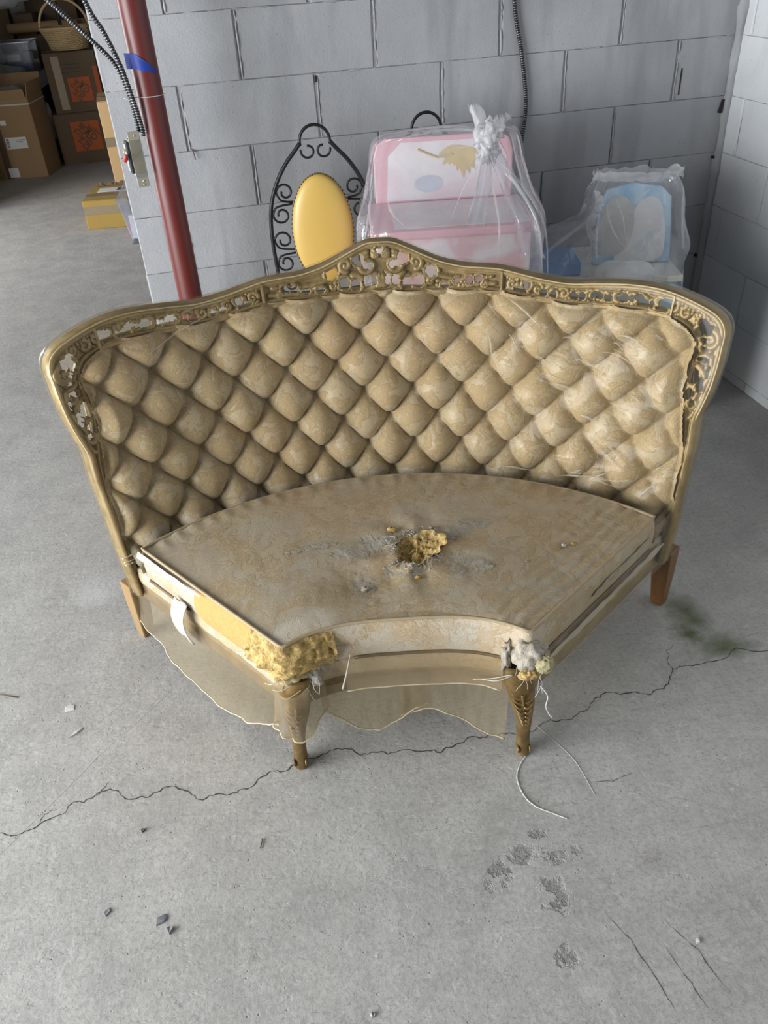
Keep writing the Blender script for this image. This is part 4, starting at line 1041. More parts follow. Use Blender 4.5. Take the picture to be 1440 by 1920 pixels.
skirt([(-.205, .300, .150, .004), (-.17, .310, .110, .012), (-.13, .322, .070, .02), (-.08, .328, .052, .02), (-.03, .330, .062, .008), (.01, .332, .085, 0), (.05, .332, .095, -.01)], 'skirt_sheet', .215, seed=4, flare=.02)
skirt([(-.02, .336, .060, -.004), (.04, .338, .082, .002), (.09, .334, .080, .012), (.14, .328, .060, .02), (.19, .314, .036, .024), (.235, .292, .026, .018)], 'skirt_sheet', .215, seed=7, flare=.015)
# upper front sheet over the boxing and rail
P, N_ = seat_outline(-.014, .925); kq = list(range(49, 78)); V = np.zeros((len(kq), 8, 3))
for i, k in enumerate(kq):
    for j in range(8):
        w = j/7; z = .285 - .080*w; q = P[k] + N_[k]*(.002 + .012*w + .008*float(fbm(k*.3, w*3, 5))); V[i, j] = (q[0], q[1], z)
MB().grid(V).build('front_band', M['vinyl_skirt'], cover, True); MB().tube([tuple(p) for p in V[:, -1]], .002, 5).build('welt', M['vinyl_edge'], cover, True)
# hard glossy sheet left along the left-hand cushion edge
V = np.zeros((40, 6, 3))
for i in range(40):
    r = .93 - .27*i/39
    for j in range(6):
        t = j/5*(1 - .85*sstep(.25, 1, i/39)); o_ = .011 + .006*math.sin(t*PI) + .003*float(fbm(r*40, t*3)); z = .384 - .028*t - .004*float(vnoise(r*30, 2.0)); V[i, j] = (-(r*c45 + o_*c45), r*c45 - o_*c45, z)
MB().grid(V).build('edge_strip', M['vinyl_pale'], cover, True)
# gathered elastic ring on the left rear post
for z, rz in ((.305, .010), (.297, .008), (.318, .006)):
    P = [tuple(bmap(np.array(-s_*D2S), np.array(z + .012*q), -.010 - .012*math.sin(PI*q))) for q, s_ in zip(np.linspace(0, 1, 14), np.linspace(46.3, 41.5, 14))]
    MB().tube(P, .0024, 6).build('elastic_edge', M['vinyl_edge'], cover, True)
# stiff torn slivers of vinyl standing out at the front
sv = MB(); sv.tube(catmull([(-.125, .290, .330), (-.135, .278, .29), (-.148, .268, .245)], 6), list(np.linspace(.0009, .0026, 13)), 6); sv.build('vinyl_sliver', M['vinyl_pale'], cover, True)
sv = MB(); sv.tube(catmull([(.235, .262, .262), (.20, .262, .247), (.165, .280, .236), (.15, .283, .234), (.19, .270, .247), (.232, .258, .268)], 6), .0013, 5); sv.build('vinyl_sliver', M['vinyl_pale'], cover, True)
for k, (x, y, z, L) in enumerate(((-.325, .290, .255, .05), (-.310, .280, .243, .06), (-.29, .262, .236, .05))):
    sv = MB(); sv.tube(catmull([(x, y, z), (x + L*.4, y - .018, z + .014), (x + L, y - .004, z + .024)], 6), .0011, 5); sv.build('vinyl_sliver', M['vinyl_pale'], cover, True)
# ------------------------------------------------------------------ red steel column, cables, outlet
PX, PY = -.548, -.27
col_e = empty('steel_column', (PX, PY, 0), 0, 'round red steel pipe column standing beside the block wall', 'column')
mb = MB(); mb.lathe([(.0405, 0), (.0405, 3.1)], n=40); mb.build('shaft', M['redpipe'], col_e, True)
bevel(MB().box((0, 0, .006), (.085, .085, .006)).build('base_plate', M['redpipe'], col_e), .002)
tp = MB(); V = np.zeros((26, 7, 3))
for i in range(26):
    t = i/25; a = rad(196) + t*rad(128)
    hw = .021*(1 - .15*t) if t < .45 else .021*(.93 - 1.25*(t - .45)); zc = 1.368 - .030*max(0, t - .35)/.65 - .002*t
    for j in range(7):
        s_ = j/3 - 1; r = .0418 + .0012*float(vnoise(t*9, j*.8)) + (.010*(1 - t/.12) if t < .12 else 0)
        V[i, j] = (PX + r*math.cos(a), PY + r*math.sin(a), zc + s_*max(hw, .004))
tag(tp.grid(V).build('tape_strip', M['bluetape'], None, True), 'piece of blue masking tape stuck on the red column', 'tape')
def armored(name, pts, r, label, pitch=.0075):
    """flexible armoured cable: dark grooves, pale ridges"""
    P = catmull([np.array(p, float) for p in pts], 60); P = np.array(P); d = np.r_[0, np.cumsum(np.linalg.norm(np.diff(P, axis=0), axis=1))]
    n = int(d[-1]/(pitch/4)); q = np.linspace(0, d[-1], n); Q = np.stack([np.interp(q, d, P[:, k]) for k in range(3)], -1)
    R = [r*(1.0 if (i % 4) in (1, 2) else .80) for i in range(n)]
    mb = MB(); mb.tube(Q.tolist(), R, 8); mb.m = [1 if (i//8) % 4 in (1,) else 0 for i in range(len(mb.m))]
    return tag(mb.build(name, [M['cable_d'], M['cable_l']], None, True), label, 'cable')
armored('armored_cable', [(-1.35, .02, 2.25), (-1.05, -.12, 1.83), (-.776, -.25, 1.532), (-.686, -.29, 1.436), (-.629, -.305, 1.365), (-.608, -.31, 1.29), (-.602, -.30, 1.215), (-.602, -.30, 1.18)], .0075, 'grey armoured cable sloping in from the upper left to the outlet bracket')
armored('armored_cable', [(-.86, -.14, 2.25), (-.76, -.22, 1.83), (-.673, -.30, 1.526), (-.639, -.315, 1.446), (-.612, -.322, 1.357), (-.598, -.318, 1.27), (-.590, -.31, 1.20), (-.590, -.305, 1.17)], .0075, 'dark armoured cable hanging steeply beside the red column')
armored('armored_cable', [(.66, -.010, 2.3), (.685, -.011, 1.75), (.712, -.012, 1.42), (.745, -.012, 1.265), (.770, -.012, 1.09), (.752, -.012, .90), (.765, -.012, .70), (.79, -.012, .45)], .0085, 'armoured cable hanging down the grey block wall behind the pink chest')
st = MB(); R = [(PX + .0425*math.cos(a), PY + .0425*math.sin(a), 1.273 + .002*math.sin(a)) for a in np.linspace(rad(-20), rad(180), 20)][::-1]
R = [(PX + .0425*math.cos(a), PY + .0425*math.sin(a), 1.273) for a in np.linspace(rad(0), rad(-150), 16)] + [(-.60, -.318, 1.274), (-.617, -.325, 1.275), (-.622, -.315, 1.276)]
st.tube(R, .0012, 6); tag(st.build('tie_string', M['string'], None, True), 'thin white string tying the cables to the red column', 'string')
ob = empty('outlet_bracket', (-.622, -.305, 1.105), rad(12), 'beige steel outlet bracket with loose wire nut fixed to the red column', 'outlet')
mb = MB(); mb.box((0, -.012, 0), (.018, .002, .080)); mb.box((.0, .006, .006), (.019, .020, .052)); bevel(mb.build('bracket', M['beige_metal'], ob), .0015)
bevel(MB().box((-.022, .004, .008), (.006, .018, .046)).build('device_body', M['black_pl'], ob), .003)
bevel(MB().box((-.0295, .004, .008), (.002, .014, .040)).build('side_plate', M['galv'], ob), .001)
for z in (.068, -.062, -.072): MB().lathe([(0, .001), (.003, .0008), (.0034, 0)], (0, 0, 0), 10).build('screw', M['galv'], ob, True).location = (.002, -.0145, z); 
for o in ob.children:
    if o.name.startswith('screw'): o.rotation_euler = (rad(90), 0, 0)
MB().box((0, -.0145, -.045), (.0175, .0006, .006)).build('clip', M['galv'], ob)
mb = MB(); mb.lathe([(0, 0), (.006, .001), (.007, .010), (.005, .022), (.002, .025)], n=12); wn = mb.build('wire_nut', M['wirecap'], ob, True); wn.location = (-.040, -.010, .0); wn.rotation_euler = (rad(30), rad(14), 0)
mb = MB(); mb.tube([(-.038, -.012, .024), (-.034, -.006, .032), (-.026, 0, .028)], .003, 6); mb.build('wire', M['copper'], ob, True)
# ------------------------------------------------------------------ wrought-iron chairs
def scroll2(mb, c, r0, a0, turns, dirn, y=0, w=.0038, n=34, r1=.28):
    P = [(c[0] + r0*(1 - t*(1 - r1))*math.cos(a0 + dirn*turns*2*PI*t), y, c[1] + r0*(1 - t*(1 - r1))*math.sin(a0 + dirn*turns*2*PI*t)) for t in np.linspace(0, 1, n)]
    mb.tube(P, w, 6)
def make_chair(loc, rz, label):
    """origin on the floor under the back; faces -y"""
    c = empty('iron_chair', loc, rz, label, 'chair', 'wrought iron chairs with yellow pads')
    fr_ = MB(); prof = [(.150, .44), (.166, .55), (.177, .68), (.180, .80), (.170, .89), (.145, .96), (.108, 1.02), (.070, 1.062), (.050, 1.085)]
    for sg in (-1, 1):
        P = catmull([(sg*a, 0, b) for a, b in prof], 6); fr_.tube(P, .0068, 8)
    fr_.tube([(.050*math.cos(a), 0, 1.088 + .050*math.sin(a)) for a in np.linspace(rad(-12), rad(192), 34)], .0052, 7)
    for sg in (-1, 1):
        scroll2(fr_, (sg*.0255, 1.060), .0245, rad(90) + sg*rad(-78), .80, -sg, w=.0038, r1=.62)
    fr_.build('back_frame', M['iron'], c, True)
    for sg in (-1, 1):
        for k, (z, r0) in enumerate(((.935, .030), (.862, .030), (.775, .032), (.695, .030), (.615, .030))):
            mb = MB(); xo = np.interp(z, [p[1] for p in prof], [p[0] for p in prof]); d = sg*(1 if k % 2 == 0 else -1)
            cx = sg*(xo - r0 - .006); scroll2(mb, (cx, z), r0, (0 if sg > 0 else PI), 1.05, d, r1=.38)
            zi = z + (.034 if k % 2 else -.034)
            ex_ = .107*math.sqrt(max(0, 1 - ((zi - .80)/.187)**2)); mb.tube(catmull([(cx + sg*r0, 0, z), (cx + sg*r0*.5, 0, z + (.026 if k % 2 else -.026)), (sg*(ex_ + .004), 0, zi)], 6), .0036, 6)
            mb.build('scroll', M['iron'], c, True)
    # oval pad
    n1, n2 = 44, 10; V = np.zeros((n1, n2, 3))
    for i in range(n1):
        a = 2*PI*i/n1
        for j in range(n2):
            q = j/(n2 - 1); rr_ = math.sin(q*PI/2); y = -.006 - .030*math.cos(q*PI/2)**.7
            V[i, j] = (.106*rr_*math.cos(a), y, .80 + .187*rr_*math.sin(a))
    pad = MB().grid(V, wrapu=True); pad.v += [(p[0], .016, p[2]) for p in V[:, -1]]; b0 = n1*n2
    pad.f += [(i*n2 + n2 - 1, ((i + 1) % n1)*n2 + n2 - 1, b0 + (i + 1) % n1, b0 + i) for i in range(n1)] + [tuple(b0 + i for i in range(n1))]; pad.m += [0]*(n1 + 1)
    pd = pad.build('back_pad', M['yellow'], c, True); pd['label'] = 'yellow oval pad'
    nl = MB()
    for k in range(76):
        a = 2*PI*k/76; nl.box((.107*math.cos(a), -.006, .80 + .188*math.sin(a)), (.0026, .0026, .0026), top=(.6, .6))
    nl.build('nailhead_trim', M['brass'], pd)
    # seat and legs
    V = np.zeros((40, 8, 3))
    for i in range(40):
        a = 2*PI*i/40
        for j in range(8):
            q = j/7; k = math.sin(q*PI/2); V[i, j] = (.195*k*math.cos(a), -.215 + .195*k*math.sin(a), .445 + .030*math.cos(q*PI/2)**.6)
    st_ = MB().grid(V, wrapu=True); st_.v += [(p[0], p[1], .430) for p in V[:, -1]]; b0 = 320
    st_.f += [(i*8 + 7, b0 + i, b0 + (i + 1) % 40, ((i + 1) % 40)*8 + 7) for i in range(40)] + [tuple(b0 + i for i in range(39, -1, -1))]; st_.m += [0]*41
    st_.build('seat_pad', M['yellow'], c, True)
    rg = MB(); rg.tube([(.19*math.cos(a), -.215 + .19*math.sin(a), .424) for a in np.linspace(0, 2*PI, 40)[:-1]], .007, 7, closed=True); rg.build('seat_ring', M['iron'], c, True)
    for x, y, fx, fy in ((.15, .0, .17, .05), (-.15, .0, -.17, .05), (.14, -.345, .165, -.385), (-.14, -.345, -.165, -.385)):
        mb = MB(); mb.tube(catmull([(x, y, .444 if y == 0 else .424), (x*.97, y*.98, .28), (fx*.97, fy, .10), (fx, fy, 0)], 6), .0072, 8); mb.build('leg', M['iron'], c, True)
    return c
make_chair((-.053, -.222, 0), rad(-6), 'black wrought iron chair with yellow oval back pad standing left of the pink chest')
make_chair((.336, -.205, 0), rad(-8), 'black wrought iron chair carrying the bagged pink chest, only its top loop showing')
# ------------------------------------------------------------------ bagged toy chests
def bag_mesh(secs, name, mat, parent, seed, nseg=72, amp=.016, pw=.35, sub=5):
    """secs: (z, cx, cy, hx, hy) rounded-rectangle sections, crumpled"""
    K = np.array(catmull([np.array(s_, float) for s_ in secs], sub)); V = np.zeros((len(K), nseg, 3))
    for i, (z, cx, cy, hx, hy) in enumerate(K):
        for k in range(nseg):
            a = 2*PI*k/nseg; ca, sa_ = math.cos(a), math.sin(a); x = math.copysign(abs(ca)**pw, ca); y = math.copysign(abs(sa_)**pw, sa_)
            m_ = max(abs(ca)**2 + abs(sa_)**2, .001); f = abs(float(fbm(ca*3.2 + seed, sa_*3.2, z*5.0, 3)) - .5)*2; fold = abs(float(vnoise(a*7, z*2.2, seed)) - .5)*2
            d = amp*(1.1*f + .9*fold - .6); V[i, k] = (cx + x*hx + ca*d, cy + y*hy + sa_*d, z + amp*.6*(float(vnoise(ca*5, sa_*5 + seed, z*6)) - .5))
    return MB().grid(V, wrapv=True).build(name, mat, parent, True)
pc = empty('pink_toy_chest', (.335, -.455, .4765), rad(-11), 'pale pink printed toy chest with upright back panel inside a tied clear bag', 'chest')
# local: +y to the wall
def panel(c, h, name, mat, parent, b=.004): return bevel(MB().box(c, h).build(name, mat, parent), b)
panel((0, -.01, .185), (.245, .165, .185), 'body', M['pink_l'], pc); panel((0, -.012, .384), (.262, .180, .014), 'lid', M['pink'], pc, .006)
lp = panel((.03, -.012, .3985), (.215, .15, .0012), 'lid_print', M['pink_p'], pc, .0005)
bp = MB(); n = 18; prf = [(-.235, .398), (-.235, .545), (-.222, .585), (-.19, .604), (.19, .604), (.222, .585), (.235, .545), (.235, .398)]
bp.add([(x, .150, z) for x, z in prf] + [(x, .172, z) for x, z in prf], [tuple(range(8)), tuple(range(15, 7, -1))] + [(i, i + 8, (i + 1) % 8 + 8, (i + 1) % 8) for i in range(8)])
bevel(bp.build('back_panel', M['pink'], pc), .004)
pr = MB(); rp = [(-.195, .405), (.21, .405), (.215, .53), (.18, .588), (-.14, .59), (-.185, .55)]; pr.add([(x, .1485, z) for x, z in rp], [tuple(range(6))]); pr.build('panel_print', M['pink_p'], pc)
# loose gold foliage spray and grey shapes of the print
fl = MB(); r5 = random.Random(4)
for k in range(11):
    a = rad(200 + k*13); L = .065 + .045*r5.random(); w = .014; cx, cz = .055, .572
    d = np.array((math.cos(a), math.sin(a))); nn = np.array((-d[1], d[0])); P = [np.array((cx, cz)) + d*L*t + nn*w*s_ for t, s_ in ((0, 0), (.35, .8), (.7, .9), (1, 0), (.7, -.7), (.35, -.8))]
    fl.add([(p[0], .1478 - k*.00004, p[1]) for p in P], [tuple(range(6))])
fl.tube([(.03, .147, .545), (-.02, .147, .538), (-.055, .147, .552), (-.085, .147, .566)], .004, 5); fl.build('gold_spray_print', M['gold_print'], pc)
gp = MB(); gp.add([(-.05 + .05*math.cos(t), .1479, .455 + .028*math.sin(t)) for t in np.linspace(0, 2*PI, 24)[:-1]], [tuple(range(23))]); gp.build('grey_print', M['grey_print'], pc)
gp = MB(); gp.add([(.02 + .06*math.cos(t), -.1762, .25 + .05*math.sin(t)) for t in np.linspace(0, 2*PI, 24)[:-1]], [tuple(range(23))]); gp.build('rose_print', M['pink'], pc)
bg = empty('clear_bag', (.335, -.455, .478), rad(-11), 'clear plastic bag knotted over the pink chest', 'bag')
bag_mesh([(.0, 0, 0, .268, .190), (.12, 0, 0, .285, .205), (.30, 0, 0, .300, .212), (.41, 0, .0, .292, .205), (.46, 0, .04, .27, .165), (.54, .0, .085, .252, .105), (.605, .005, .105, .232, .082), (.628, .03, .08, .19, .065), (.640, .075, .06, .10, .045), (.640, .11, .03, .05, .03), (.63, .125, .01, .022, .02)], 'bag_wall', M['bag'], bg, 3.1, amp=.020)
kn = MB(); r6 = random.Random(9)
for k in range(4):
    kn.blob((.128 + r6.uniform(-.014, .014), -.03 + r6.uniform(-.015, .015), .58 + .022*k), (.030, .024, .030), 12, k + 3, .75, 3.0)
kn.build('knot', M['bag_w'], bg, True)
# two torn ears above the knot and the gathered neck falling to the right
for pts, w0, w1, sd in ((((.125, -.01, .62), (.105, .0, .66), (.085, .01, .705)), .030, .014, 1), (((.14, -.01, .62), (.165, .01, .65), (.185, .02, .67)), .022, .020, 2), (((.13, -.03, .60), (.17, -.10, .52), (.22, -.20, .41), (.25, -.215, .30)), .020, .034, 3), (((.12, -.04, .58), (.10, -.12, .50), (.06, -.21, .41)), .012, .030, 4)):
    P = catmull([np.array(p) for p in pts], 9); n = len(P); V = np.zeros((n, 14, 3))
    for i, p in enumerate(P):
        t = i/(n - 1); w = w0 + (w1 - w0)*t
        for k in range(14):
            a = 2*PI*k/14; f = .55 + .9*float(vnoise(math.cos(a)*2.4 + sd, math.sin(a)*2.4, t*4)); V[i, k] = (p[0] + w*f*math.cos(a), p[1] + w*.6*f*math.sin(a), p[2] + .010*math.sin(k*2.1 + sd))
    MB().grid(V, wrapv=True).build('bag_neck', M['bag_w'] if sd < 3 else M['bag'], bg, True)
# highlight streaks painted as pale creases, fanning out from the knot and down the bag's left edge
def painted_bag_glint(pts, w, parent):
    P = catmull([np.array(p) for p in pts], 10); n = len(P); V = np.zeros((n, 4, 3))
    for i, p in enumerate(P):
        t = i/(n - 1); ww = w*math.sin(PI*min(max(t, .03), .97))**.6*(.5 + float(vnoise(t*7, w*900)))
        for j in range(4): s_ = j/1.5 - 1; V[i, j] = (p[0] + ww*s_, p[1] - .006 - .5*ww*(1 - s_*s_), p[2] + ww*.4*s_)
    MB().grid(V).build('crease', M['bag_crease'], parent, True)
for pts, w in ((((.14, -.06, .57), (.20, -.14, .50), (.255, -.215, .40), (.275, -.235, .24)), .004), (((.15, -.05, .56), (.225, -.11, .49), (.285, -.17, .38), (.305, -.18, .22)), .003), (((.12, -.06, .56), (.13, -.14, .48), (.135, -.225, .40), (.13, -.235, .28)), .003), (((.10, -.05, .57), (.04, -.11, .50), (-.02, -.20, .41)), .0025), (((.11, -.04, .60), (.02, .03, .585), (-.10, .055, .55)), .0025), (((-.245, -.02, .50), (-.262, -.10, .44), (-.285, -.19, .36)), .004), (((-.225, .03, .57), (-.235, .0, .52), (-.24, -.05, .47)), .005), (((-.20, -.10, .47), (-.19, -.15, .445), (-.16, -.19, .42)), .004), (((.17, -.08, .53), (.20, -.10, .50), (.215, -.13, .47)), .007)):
    painted_bag_glint(pts, w, bg)
# blue set on the floor by the corner
bc = empty('blue_toy_chest', (.93, -.36, 0), rad(-14), 'sky blue toy chest with upright cloud panel under clear plastic by the corner', 'chest')
panel((0, 0, .29), (.26, .17, .29), 'body', M['blue'], bc); panel((0, -.005, .592), (.272, .185, .012), 'lid', M['blue_b'], bc, .005)
panel((-.18, -.06, .63), (.10, .09, .024), 'drawer', M['blue_d'], bc, .006)
bp = MB(); prf = [(-.02, .605), (-.02, .80), (.01, .865), (.10, .885), (.20, .868), (.235, .835), (.262, .605)]
bp.add([(x, -.045, z) for x, z in prf] + [(x, -.022, z) for x, z in prf], [tuple(range(7)), tuple(range(13, 6, -1))] + [(i, i + 7, (i + 1) % 7 + 7, (i + 1) % 7) for i in range(7)])
p_ = bevel(bp.build('back_panel', M['blue'], bc), .004); p_.rotation_euler = (0, 0, 0)
pr = MB(); rp = catmull([(.06, .615), (.15, .612), (.225, .625), (.228, .72), (.205, .81), (.165, .84), (.12, .815), (.10, .75), (.075, .69)], 6, True); pr.add([(x, -.0462, z) for x, z in rp], [tuple(range(len(rp)))]); pr.build('panel_print', M['blue_w'], bc)
pr = MB(); rp = catmull([(-.005, .66), (.05, .635), (.10, .67), (.115, .76), (.09, .83), (.03, .845), (-.008, .78)], 6, True); pr.add([(x, -.0466, z) for x, z in rp], [tuple(range(len(rp)))]); pr.build('beige_print', M['blue_b'], bc)
bb_ = empty('clear_bag', (.93, -.36, .0), rad(-14), 'torn clear plastic bag sagging over the blue chest', 'bag')
bag_mesh([(.02, 0, 0, .275, .195), (.25, 0, 0, .285, .205), (.50, 0, 0, .29, .21), (.63, .0, 0, .29, .20), (.70, .04, -.02, .27, .13), (.78, .10, -.035, .185, .065), (.86, .11, -.035, .165, .045), (.905, .11, -.035, .14, .03)], 'bag_wall', M['bag'], bb_, 6.4, amp=.026)
fr2 = MB(); P = [np.array((.11 + .155*math.cos(a), -.035 + .042*math.sin(a), .90 + .018*float(vnoise(a*6, 2)))) for a in np.linspace(0, 2*PI, 70)]
V = np.zeros((70, 4, 3))
for i, p in enumerate(P):
    for j in range(4): V[i, j] = p + np.array((.012*(float(vnoise(i*.7, j)) - .5), .012*(float(vnoise(i*.7, j + 9)) - .5), -.012 + .010*j))
fr2.grid(V).build('torn_edge', M['bag_w'], bb_, True)
V = np.zeros((60, 5, 3))
for i in range(60):
    t = i/59; p = np.array((-.055 + .012*math.sin(t*17) - .02*t, -.115 - .05*t, .885 - .40*t))
    for j in range(5): V[i, j] = p + np.array((.006*j*(.5 + float(vnoise(i*.8, 4))), -.004*j + .010*(float(vnoise(i*.9, j)) - .5), .004*math.sin(i*1.7 + j)))
MB().grid(V).build('torn_edge', M['bag_w'], bb_, True)
MB().blob((.06, -.20, .60), (.10, .05, .065), 16, 4, .35, 2.2).build('crumpled_fold', M['bag_w'], bb_, True)
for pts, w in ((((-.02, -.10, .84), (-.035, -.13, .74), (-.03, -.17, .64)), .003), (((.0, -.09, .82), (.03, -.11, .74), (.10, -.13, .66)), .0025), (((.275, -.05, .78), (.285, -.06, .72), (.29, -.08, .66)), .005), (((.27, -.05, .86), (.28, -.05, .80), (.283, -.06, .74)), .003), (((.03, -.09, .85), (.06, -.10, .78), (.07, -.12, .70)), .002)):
    painted_bag_glint(pts, w, bb_)  # painted highlight streaks on the folds of the blue chest's bag
# ------------------------------------------------------------------ storage area beyond the wall
def closed_box(name, label, c, size, rz, mat, tape=None, group=None, flaps=True):
    """carton on its base centre c; parts: body, two top flaps, tape strip"""
    w, d, h = size; e = empty(name, c, rz, label, 'box', group)
    t = .004
    bevel(MB().box((0, 0, (h - t)/2), (w/2, d/2, (h - t)/2)).build('body', mat, e), .004)
    if flaps:
        for sg in (-1, 1):
            bevel(MB().box((0, sg*(d/4 + .001), h - t/2 + .0005), (w/2 - .001, d/4 - .002, t/2)).build('flap', mat, e), .001)
    if tape is not None:
        mb = MB(); mb.box((0, 0, h + .0012), (w/2, .026, .0006))
        for sg in (-1, 1): mb.box((sg*(w/2 + .0006), 0, h - .05), (.0006, .026, .05))
        mb.build('tape_strip', tape, e)
    return e
def text_mesh(txt, size, name, mat, parent, loc, rot, squash=1.0):
    cu_ = bpy.data.curves.new(name, 'FONT'); cu_.body = txt; cu_.size = size; cu_.align_x = 'CENTER'; cu_.align_y = 'CENTER'; cu_.extrude = .0002; cu_.offset = size*.022; cu_.space_character = .92
    o = bpy.data.objects.new(name + '_tmp', cu_); COL.objects.link(o); bpy.context.view_layer.update()
    me = bpy.data.meshes.new_from_object(o.evaluated_get(bpy.context.evaluated_depsgraph_get())); bpy.data.objects.remove(o)
    me.materials.clear(); me.materials.append(mat)
    m = bpy.data.objects.new(name, me); COL.objects.link(m); m.parent = parent; m.location = loc; m.rotation_euler = rot; m.scale = (squash, 1, 1)
    return m
def logo(parent, x, y, z, s):
    """orange square print with stencil lettering set on the diagonal, on a face looking to -y"""
    lg = MB().box((x, y - .0008, z), (s/2, .0008, s/2)).build('logo_print', M['orange'], parent)
    for k, (t, dz) in enumerate((('THE', .30), ('HOME', .06), ('DEPOT', -.20))):
        a = rad(40); off = np.array((-math.sin(a), math.cos(a)))*dz*s
        text_mesh(t, s*.30, 'lettering', M['card_d'], lg, (x + off[0], y - .0020, z + off[1]), Euler((Matrix.Rotation(rad(90), 3, 'X') @ Matrix.Rotation(a, 3, 'Z')).to_euler()), .95)
# open carton in front
oc = empty('open_carton', (-2.03, 5.62, 0), rad(-10), 'tall open brown carton with white shipping label and strap', 'box')
W_, D_, H_ = .56, .44, .66
mb = MB()
for c, h in (((0, -D_/2, H_/2), (W_/2, .004, H_/2)), ((0, D_/2, H_/2), (W_/2, .004, H_/2)), ((-W_/2, 0, H_/2), (.004, D_/2, H_/2)), ((W_/2, 0, H_/2), (.004, D_/2, H_/2)), ((0, 0, .004), (W_/2, D_/2, .004))): mb.box(c, h)
mb.build('body', M['card'], oc)
for (c, h, r) in (((0, D_/2 + .035, H_ + .07), (W_/2, .003, .085), (rad(-25), 0, 0)), ((W_/2 + .012, 0, H_ + .055), (.003, D_/2, .06), (0, rad(14), 0)), ((.02, -D_/2 - .012, H_ + .03), (W_/2 - .03, .003, .04), (rad(14), 0, 0))):
    f_ = MB().box((0, 0, 0), h).build('flap', M['card'], oc); f_.location = c; f_.rotation_euler = r
MB().box((-.06, -D_/2 - .0052, H_/2), (.03, .0012, H_/2)).build('seam', M['card_d'], oc)
sp_ = MB()
for c, h in (((0, -D_/2 - .007, H_ - .05), (W_/2 + .006, .0015, .006)), ((W_/2 + .007, 0, H_ - .05), (.0015, D_/2, .006))): sp_.box(c, h)
sp_.build('strap', M['string'], oc)
lb = MB().box((.08, -D_/2 - .0055, .30), (.095, .0010, .048)).build('shipping_label', M['paper'], oc)
bc_ = MB()
for k in range(9): bc_.box((.005, -D_/2 - .0069, .262 + k*.009), (.012, .0004, .0028 if k % 3 else .0016))
bc_.box((.12, -D_/2 - .0069, .325), (.04, .0004, .002)); bc_.box((.11, -D_/2 - .0069, .31), (.03, .0004, .002)); bc_.build('barcode', M['ink'], lb)
MB().box((.01, -D_/2 - .0055, .47), (.026, .0010, .020)).build('paper_tag', M['paper'], oc); MB().box((-.02, -D_/2 - .0055, .05), (.045, .0010, .04)).build('paper_tag', M['paper'], oc)
tag(MB().blob((-2.02, 5.62, .60), (.17, .13, .13), 14, 2, .4, 2.5).build('plastic_wrap', M['bag_w'], None, True), 'crumpled clear plastic wrap inside the open carton', 'plastic')
# two stacked brown cartons with orange print
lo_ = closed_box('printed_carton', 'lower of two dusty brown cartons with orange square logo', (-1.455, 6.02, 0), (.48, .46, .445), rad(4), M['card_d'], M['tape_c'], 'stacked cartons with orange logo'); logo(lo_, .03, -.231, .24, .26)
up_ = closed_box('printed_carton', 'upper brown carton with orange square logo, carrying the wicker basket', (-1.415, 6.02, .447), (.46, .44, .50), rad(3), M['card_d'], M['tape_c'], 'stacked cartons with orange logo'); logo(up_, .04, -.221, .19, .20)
MB().box((.205, -.2205, .24), (.020, .0008, .13)).build('side_print', M['orange'], up_)
for k in range(3): MB().box((-.02, -.2208, .40 - k*.032), (.10, .0006, .003)).build('printed_line', M['ink'], up_)
MB().box((-.13, -.2208, .25), (.035, .0010, .22)).build('tape_strip', M['tape_c'], up_)
# wicker basket with hoop handle
bk_ = empty('wicker_basket', (-1.39, 5.98, .9515), rad(6), 'round natural wicker basket with arched handle on top of the cartons', 'basket')
bw = MB(); ns = 44; hb = .17
prof = lambda t: .150 + .062*t - .010*math.sin(PI*t)
for k in range(13):
    t = k/12; P = []
    for i in range(ns*2):
        a = 2*PI*i/(ns*2); r = prof(t) + .006*math.sin(a*ns/2*1.0*2/2 + (PI if k % 2 else 0)); P.append((r*1.06*math.cos(a), r*.85*math.sin(a), .008 + hb*t))
    bw.tube(P, .0078, 6, closed=True)
bw.build('weave', M['wicker'], bk_, True)
sk = MB()
for i in range(ns//2):
    a = 2*PI*i/(ns/2); sk.tube([(prof(t)*1.06*math.cos(a), prof(t)*.85*math.sin(a), .004 + hb*t) for t in (0, .3, .6, 1)], .005, 5)
sk.build('stake', M['wicker'], bk_, True)
bb2 = MB(); bb2.lathe([(0, .004), (.15, .004), (.15, .010), (0, .010)], n=28); bb2.build('base', M['wicker'], bk_)
rm = MB(); rm.tube([(.213*1.06*math.cos(a), .213*.85*math.sin(a), .008 + hb) for a in np.linspace(0, 2*PI, 50)[:-1]], .012, 7, closed=True); rm.build('rim', M['wicker'], bk_, True)
hd = MB(); hd.tube([(.205*1.05*math.cos(a), .02*math.cos(a), hb + .005 + .225*math.sin(a)) for a in np.linspace(0, PI, 34)], .0115, 8); hd.build('handle', M['wicker'], bk_, True)
